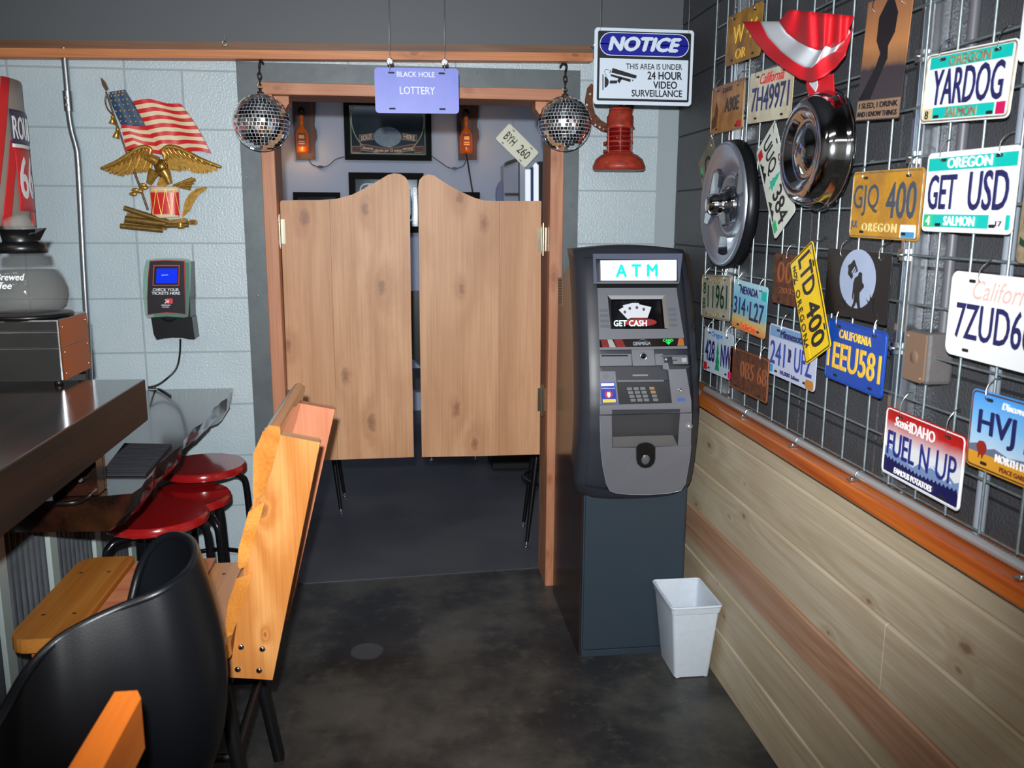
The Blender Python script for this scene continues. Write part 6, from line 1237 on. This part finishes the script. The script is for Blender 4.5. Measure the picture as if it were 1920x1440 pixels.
# ------------------------------------------------------------------ slatted wooden bar chair
cw = wood('honey_wood_y', C(206, 138, 66), C(168, 98, 34), 'y', rings=6.0, scale=5.0, rough=.25, coat=.5, amt=.45, var=.14)
cwz = wood('honey_wood_z', C(200, 142, 84), C(170, 106, 50), 'z', rings=9.0, scale=5, rough=.25, coat=.5, amt=.75, var=.1, knots=[(tuple(at(497, 1190, Y=1.9)), .006), (tuple(at(492, 952, Y=1.9)), .022)])
cwx = wood('pink_wood_x', C(212, 142, 104), C(178, 100, 66), 'x', rings=8.0, scale=6, rough=.4, amt=.5)
tq = thing('wooden_bar_chair', (-.62, 2.15, 0), 'honey-coloured slatted wooden bar chair with black metal legs beside the bar', 'chair')
ZS = .62; th = .034
y0, y1 = 1.925, 2.41
def slat(xa, xb, ya, yb, zz_, nm, mt, rl=0, rr_=0):
    fr = Fr((0, 0, zz_), (1, 0, 0), (0, 1, 0)); pts = []
    for cx_, cy_, r_, a0 in ((xb, ya, rr_, -90), (xb, yb, rr_, 0), (xa, yb, rl, 90), (xa, ya, rl, 180)):
        if r_ <= 0: pts.append((cx_, cy_)); continue
        ox = cx_ + (r_ if cx_ == xa else -r_); oy = cy_ + (r_ if cy_ == ya else -r_)
        pts += [(ox + r_ * math.cos(math.radians(a0 + 15 * k)), oy + r_ * math.sin(math.radians(a0 + 15 * k))) for k in range(7)]
    q = MB(); q.prism(fr, pts, -th, 0); return q.build(nm, mt, tq, bevel=.005, seg=2)
slats = [slat(-.895, -.755, y0, y1, ZS, 'seat_slat', cw, .045, 0), slat(-.748, -.612, y0 + .01, y1 - .01, ZS - .012, 'seat_slat', cwx), slat(-.605, -.535, y0 + .01, y1 - .01, ZS - .012, 'seat_slat', cwx), slat(-.528, -.40, y0 - .06, y1 - .05, ZS - .012, 'seat_slat', cw, 0, .02)]
q = MB()
for x, y in ((-.86, 2.05), (-.79, 2.05), (-.86, 2.30), (-.79, 2.30), (-.70, 2.05), (-.70, 2.3), (-.49, 2.02), (-.44, 1.98), (-.49, 2.28), (-.44, 2.24)): q.lathe((x, y, ZS - (.001 if x < -.755 else .013)), (0, 0, 1), [(0, .0015), (.005, .0015), (.005, 0)], 10)
q.build('slat_screws', M('dark_screw', C(70, 50, 30), .5), tq)
for y in (1.965, 2.33):
    q = MB(); q.box(-.86, -.405, y, y + .036, ZS - th - .105, ZS - th - .0125); q.build('seat_rail', cwx, tq, bevel=.003)
# backrest posts lean; drawn in their own planes
def post(px_pts, Y, th_, nm):
    fr = yfr(Y); q = MB(); q.px(fr, px_pts, -th_, 0); return q.build(nm, cwz, tq, bevel=.003)
PY = 1.90
pst1 = post([(430, 1270), (511, 1275), (600, 830), (492, 809)], PY, .036, 'back_post')
cwz = wood('pink_wood_z', C(214, 146, 108), C(184, 106, 74), 'z', rings=7.0, scale=5, rough=.35, amt=.5)
pst2 = post([(463, 1163), (540, 1164), (628, 768), (545, 753)], 2.345, .036, 'back_post')
for x, y in ((452, 1213), (492, 1217), (446, 1255), (486, 1257)):
    c_ = at(x, y, Y=PY); q = MB(); q.lathe(c_, (0, -1, 0), [(.0075, 0), (.007, .002), (.004, .004), (0, .0045)], 18); q.build('chrome_bolt', chrome, tq)
# curved back slats in front of the posts (towards the bar)
for pts in ([(492, 812), (475, 850), (474, 925), (478, 934), (487, 934), (494, 925), (510, 880), (526, 815), (525, 800), (505, 797)], [(486, 946), (497, 938), (480, 1000), (462, 1062), (450, 1067), (446, 1062), (447, 1030), (466, 960)], [(443, 1085), (462, 1078), (474, 1070), (456, 1130), (436, 1190), (424, 1196), (420, 1190), (428, 1130)]):
    fr = yfr(PY - .006); a_ = [fr.uv(*p_) for p_ in pts]; q = MB(); q.prism(fr, a_, -.50, 0); q.build('back_slat', cw, tq, bevel=.005, seg=3)
legm = M('chair_leg_black', C(20, 20, 22), .4)
for sx, sy in ((-.80, 1.99), (-.46, 1.99), (-.80, 2.30), (-.46, 2.30)):
    ex = sx + (-.06 if sx < -.6 else .08); ey = sy + (-.05 if sy < 2.1 else .05)
    q = MB(); q.tube([(sx, sy, ZS - th - .015), (ex, ey, .004)], .020, 4); q.build('leg', legm, tq)
q = MB(); q.tube([(-.83, 1.965, .27), (-.42, 1.965, .27)], .012, 6); q.tube([(-.83, 2.325, .27), (-.42, 2.325, .27)], .012, 6); q.tube([(-.42, 1.965, .27), (-.42, 2.325, .27)], .012, 6); q.tube([(-.83, 1.965, .27), (-.83, 2.325, .27)], .012, 6); q.build('foot_rail', legm, tq)
q = MB(); q.box(-.84, -.42, 1.97, 2.33, ZS - th - .13, ZS - th - .106); q.build('under_frame', legm, tq)
# ------------------------------------------------------------------ black tub chair
vin = M('black_vinyl', C(11, 13, 17), .34, spec=.35, bump=(500, .05))
rim = [((-230, 1560), .80), ((-60, 1430), .83), ((0, 1342), .86), ((45, 1265), .885), ((100, 1208), .91), ((160, 1172), .93), ((230, 1140), .945), ((300, 1113), .96), ((345, 1085), .97), ((368, 1058), .975), ((375, 1032), .98), ((364, 1010), .98), ((338, 1000), .975), ((308, 1008), .96), ((282, 1035), .93), ((264, 1075), .89), ((250, 1130), .84), ((232, 1180), .79)]
rp = spline([at(x, y, Z=z) for (x, y), z in rim], 5)
cxm = sum((p_.x for p_ in rp)) / len(rp); cym = (rp[30].y + rp[-1].y) / 2
ctr = Vector((-.58, 1.50, 0)); lowz = .50; K_ = len(rp)
def shell(i, v, off):
    p_ = rp[i]; d = Vector((p_.x - ctr.x, p_.y - ctr.y, 0)); l_ = max(d.length, 1e-4); d.normalize()
    z = p_.z + (lowz - p_.z) * v; bulge = .035 * math.sin(math.pi * min(1, v * 1.1)) - .05 * max(0, v - .65)
    return Vector((p_.x, p_.y, z)) + d * (bulge - off)
tq = thing('black_tub_chair', (ctr.x, ctr.y, 0), 'black curved tub chair in the left foreground facing the bar', 'chair')
q = MB(); q.slab(lambda u, v: shell(round(u * (K_ - 1)), v, 0), lambda u, v: shell(round(u * (K_ - 1)), v, .015), K_ - 1, 12); q.build('wraparound_back', vin, tq, fix=True, sharp=60)
q = MB(); q.tube([p_ + Vector((0, 0, -.002)) - Vector((p_.x - ctr.x, p_.y - ctr.y, 0)).normalized() * .0075 for p_ in rp], .0080, 10); q.build('rolled_edge', vin, tq)
q = MB(); q.prism(Fr((ctr.x - .03, ctr.y - .02, .52), (1, 0, 0), (0, 1, 0)), rr(-.17, .17, -.16, .16, .08, 6), 0, .09); q.build('seat_cushion', vin, tq, bevel=.02, seg=3)
for sx in (-1, 1):
    for sy in (-1, 1): q = MB(); q.tube([(ctr.x - .03 + sx * .13, ctr.y + sy * .12, .52), (ctr.x - .03 + sx * .19, ctr.y + sy * .17, .004)], .014, 10); q.build('leg', legm, tq)
q = MB(); q.tube([(ctr.x - .03 + sx * .16, ctr.y + sy * .145, .26) for sx, sy in ((-1, -1), (1, -1), (1, 1), (-1, 1))], .009, 8, closed=True); q.build('foot_ring', legm, tq)
# ------------------------------------------------------------------ nearest wooden chair arm
AZ = .95; e0 = at(215, 1297, Z=AZ); e1 = at(262, 1297, Z=AZ); aw = e1.x - e0.x; ax0 = e0.x; ye = e0.y
tq = thing('orange_wooden_chair', (ax0 + .2 - .4, ye - .25, 0), 'orange wooden chair in the nearest foreground, only its arm tip in view', 'chair')
ow = wood('orange_wood', C(250, 140, 40), C(205, 98, 22), 'y', rings=4.0, rough=.35, amt=.3, coat=.3, var=0)
fr = Fr((ax0 + aw / 2, 0, AZ), (1, 0, 0), (0, 1, 0))
q = MB(); q.prism(fr, [(-aw / 2, ye - .55), (aw / 2 + .006, ye - .55), (aw / 2 + .006, ye - .02), (aw / 2 - .004, ye), (-aw / 2, ye)], -.07, 0); q.build('arm', ow, tq, bevel=.005)
q = MB(); q.prism(Fr((ax0 + aw / 2 - .45, 0, AZ), (1, 0, 0), (0, 1, 0)), [(-aw / 2, ye - .55), (aw / 2, ye - .55), (aw / 2, ye), (-aw / 2, ye)], -.07, 0); q.build('arm', ow, tq, bevel=.005)
for x in (ax0 + .002, ax0 - .45 + .002):
    for y in (ye - .09, ye - .5): q = MB(); q.box(x, x + aw - .004, y, y + .04, .003, AZ - .071); q.build('post', ow, tq, bevel=.003)
for k in range(4): q = MB(); q.box(ax0 - .41, ax0 - .003, ye - .46 + k * .1, ye - .37 + k * .1, .60, .63); q.build('seat_slat', ow, tq, bevel=.003)
for z in (.54,): q = MB(); q.box(ax0 - .405, ax0 - .005, ye - .08, ye - .055, z, z + .05); q.box(ax0 - .405, ax0 - .005, ye - .49, ye - .465, z, z + .05); q.build('seat_rail', ow, tq, bevel=.002)
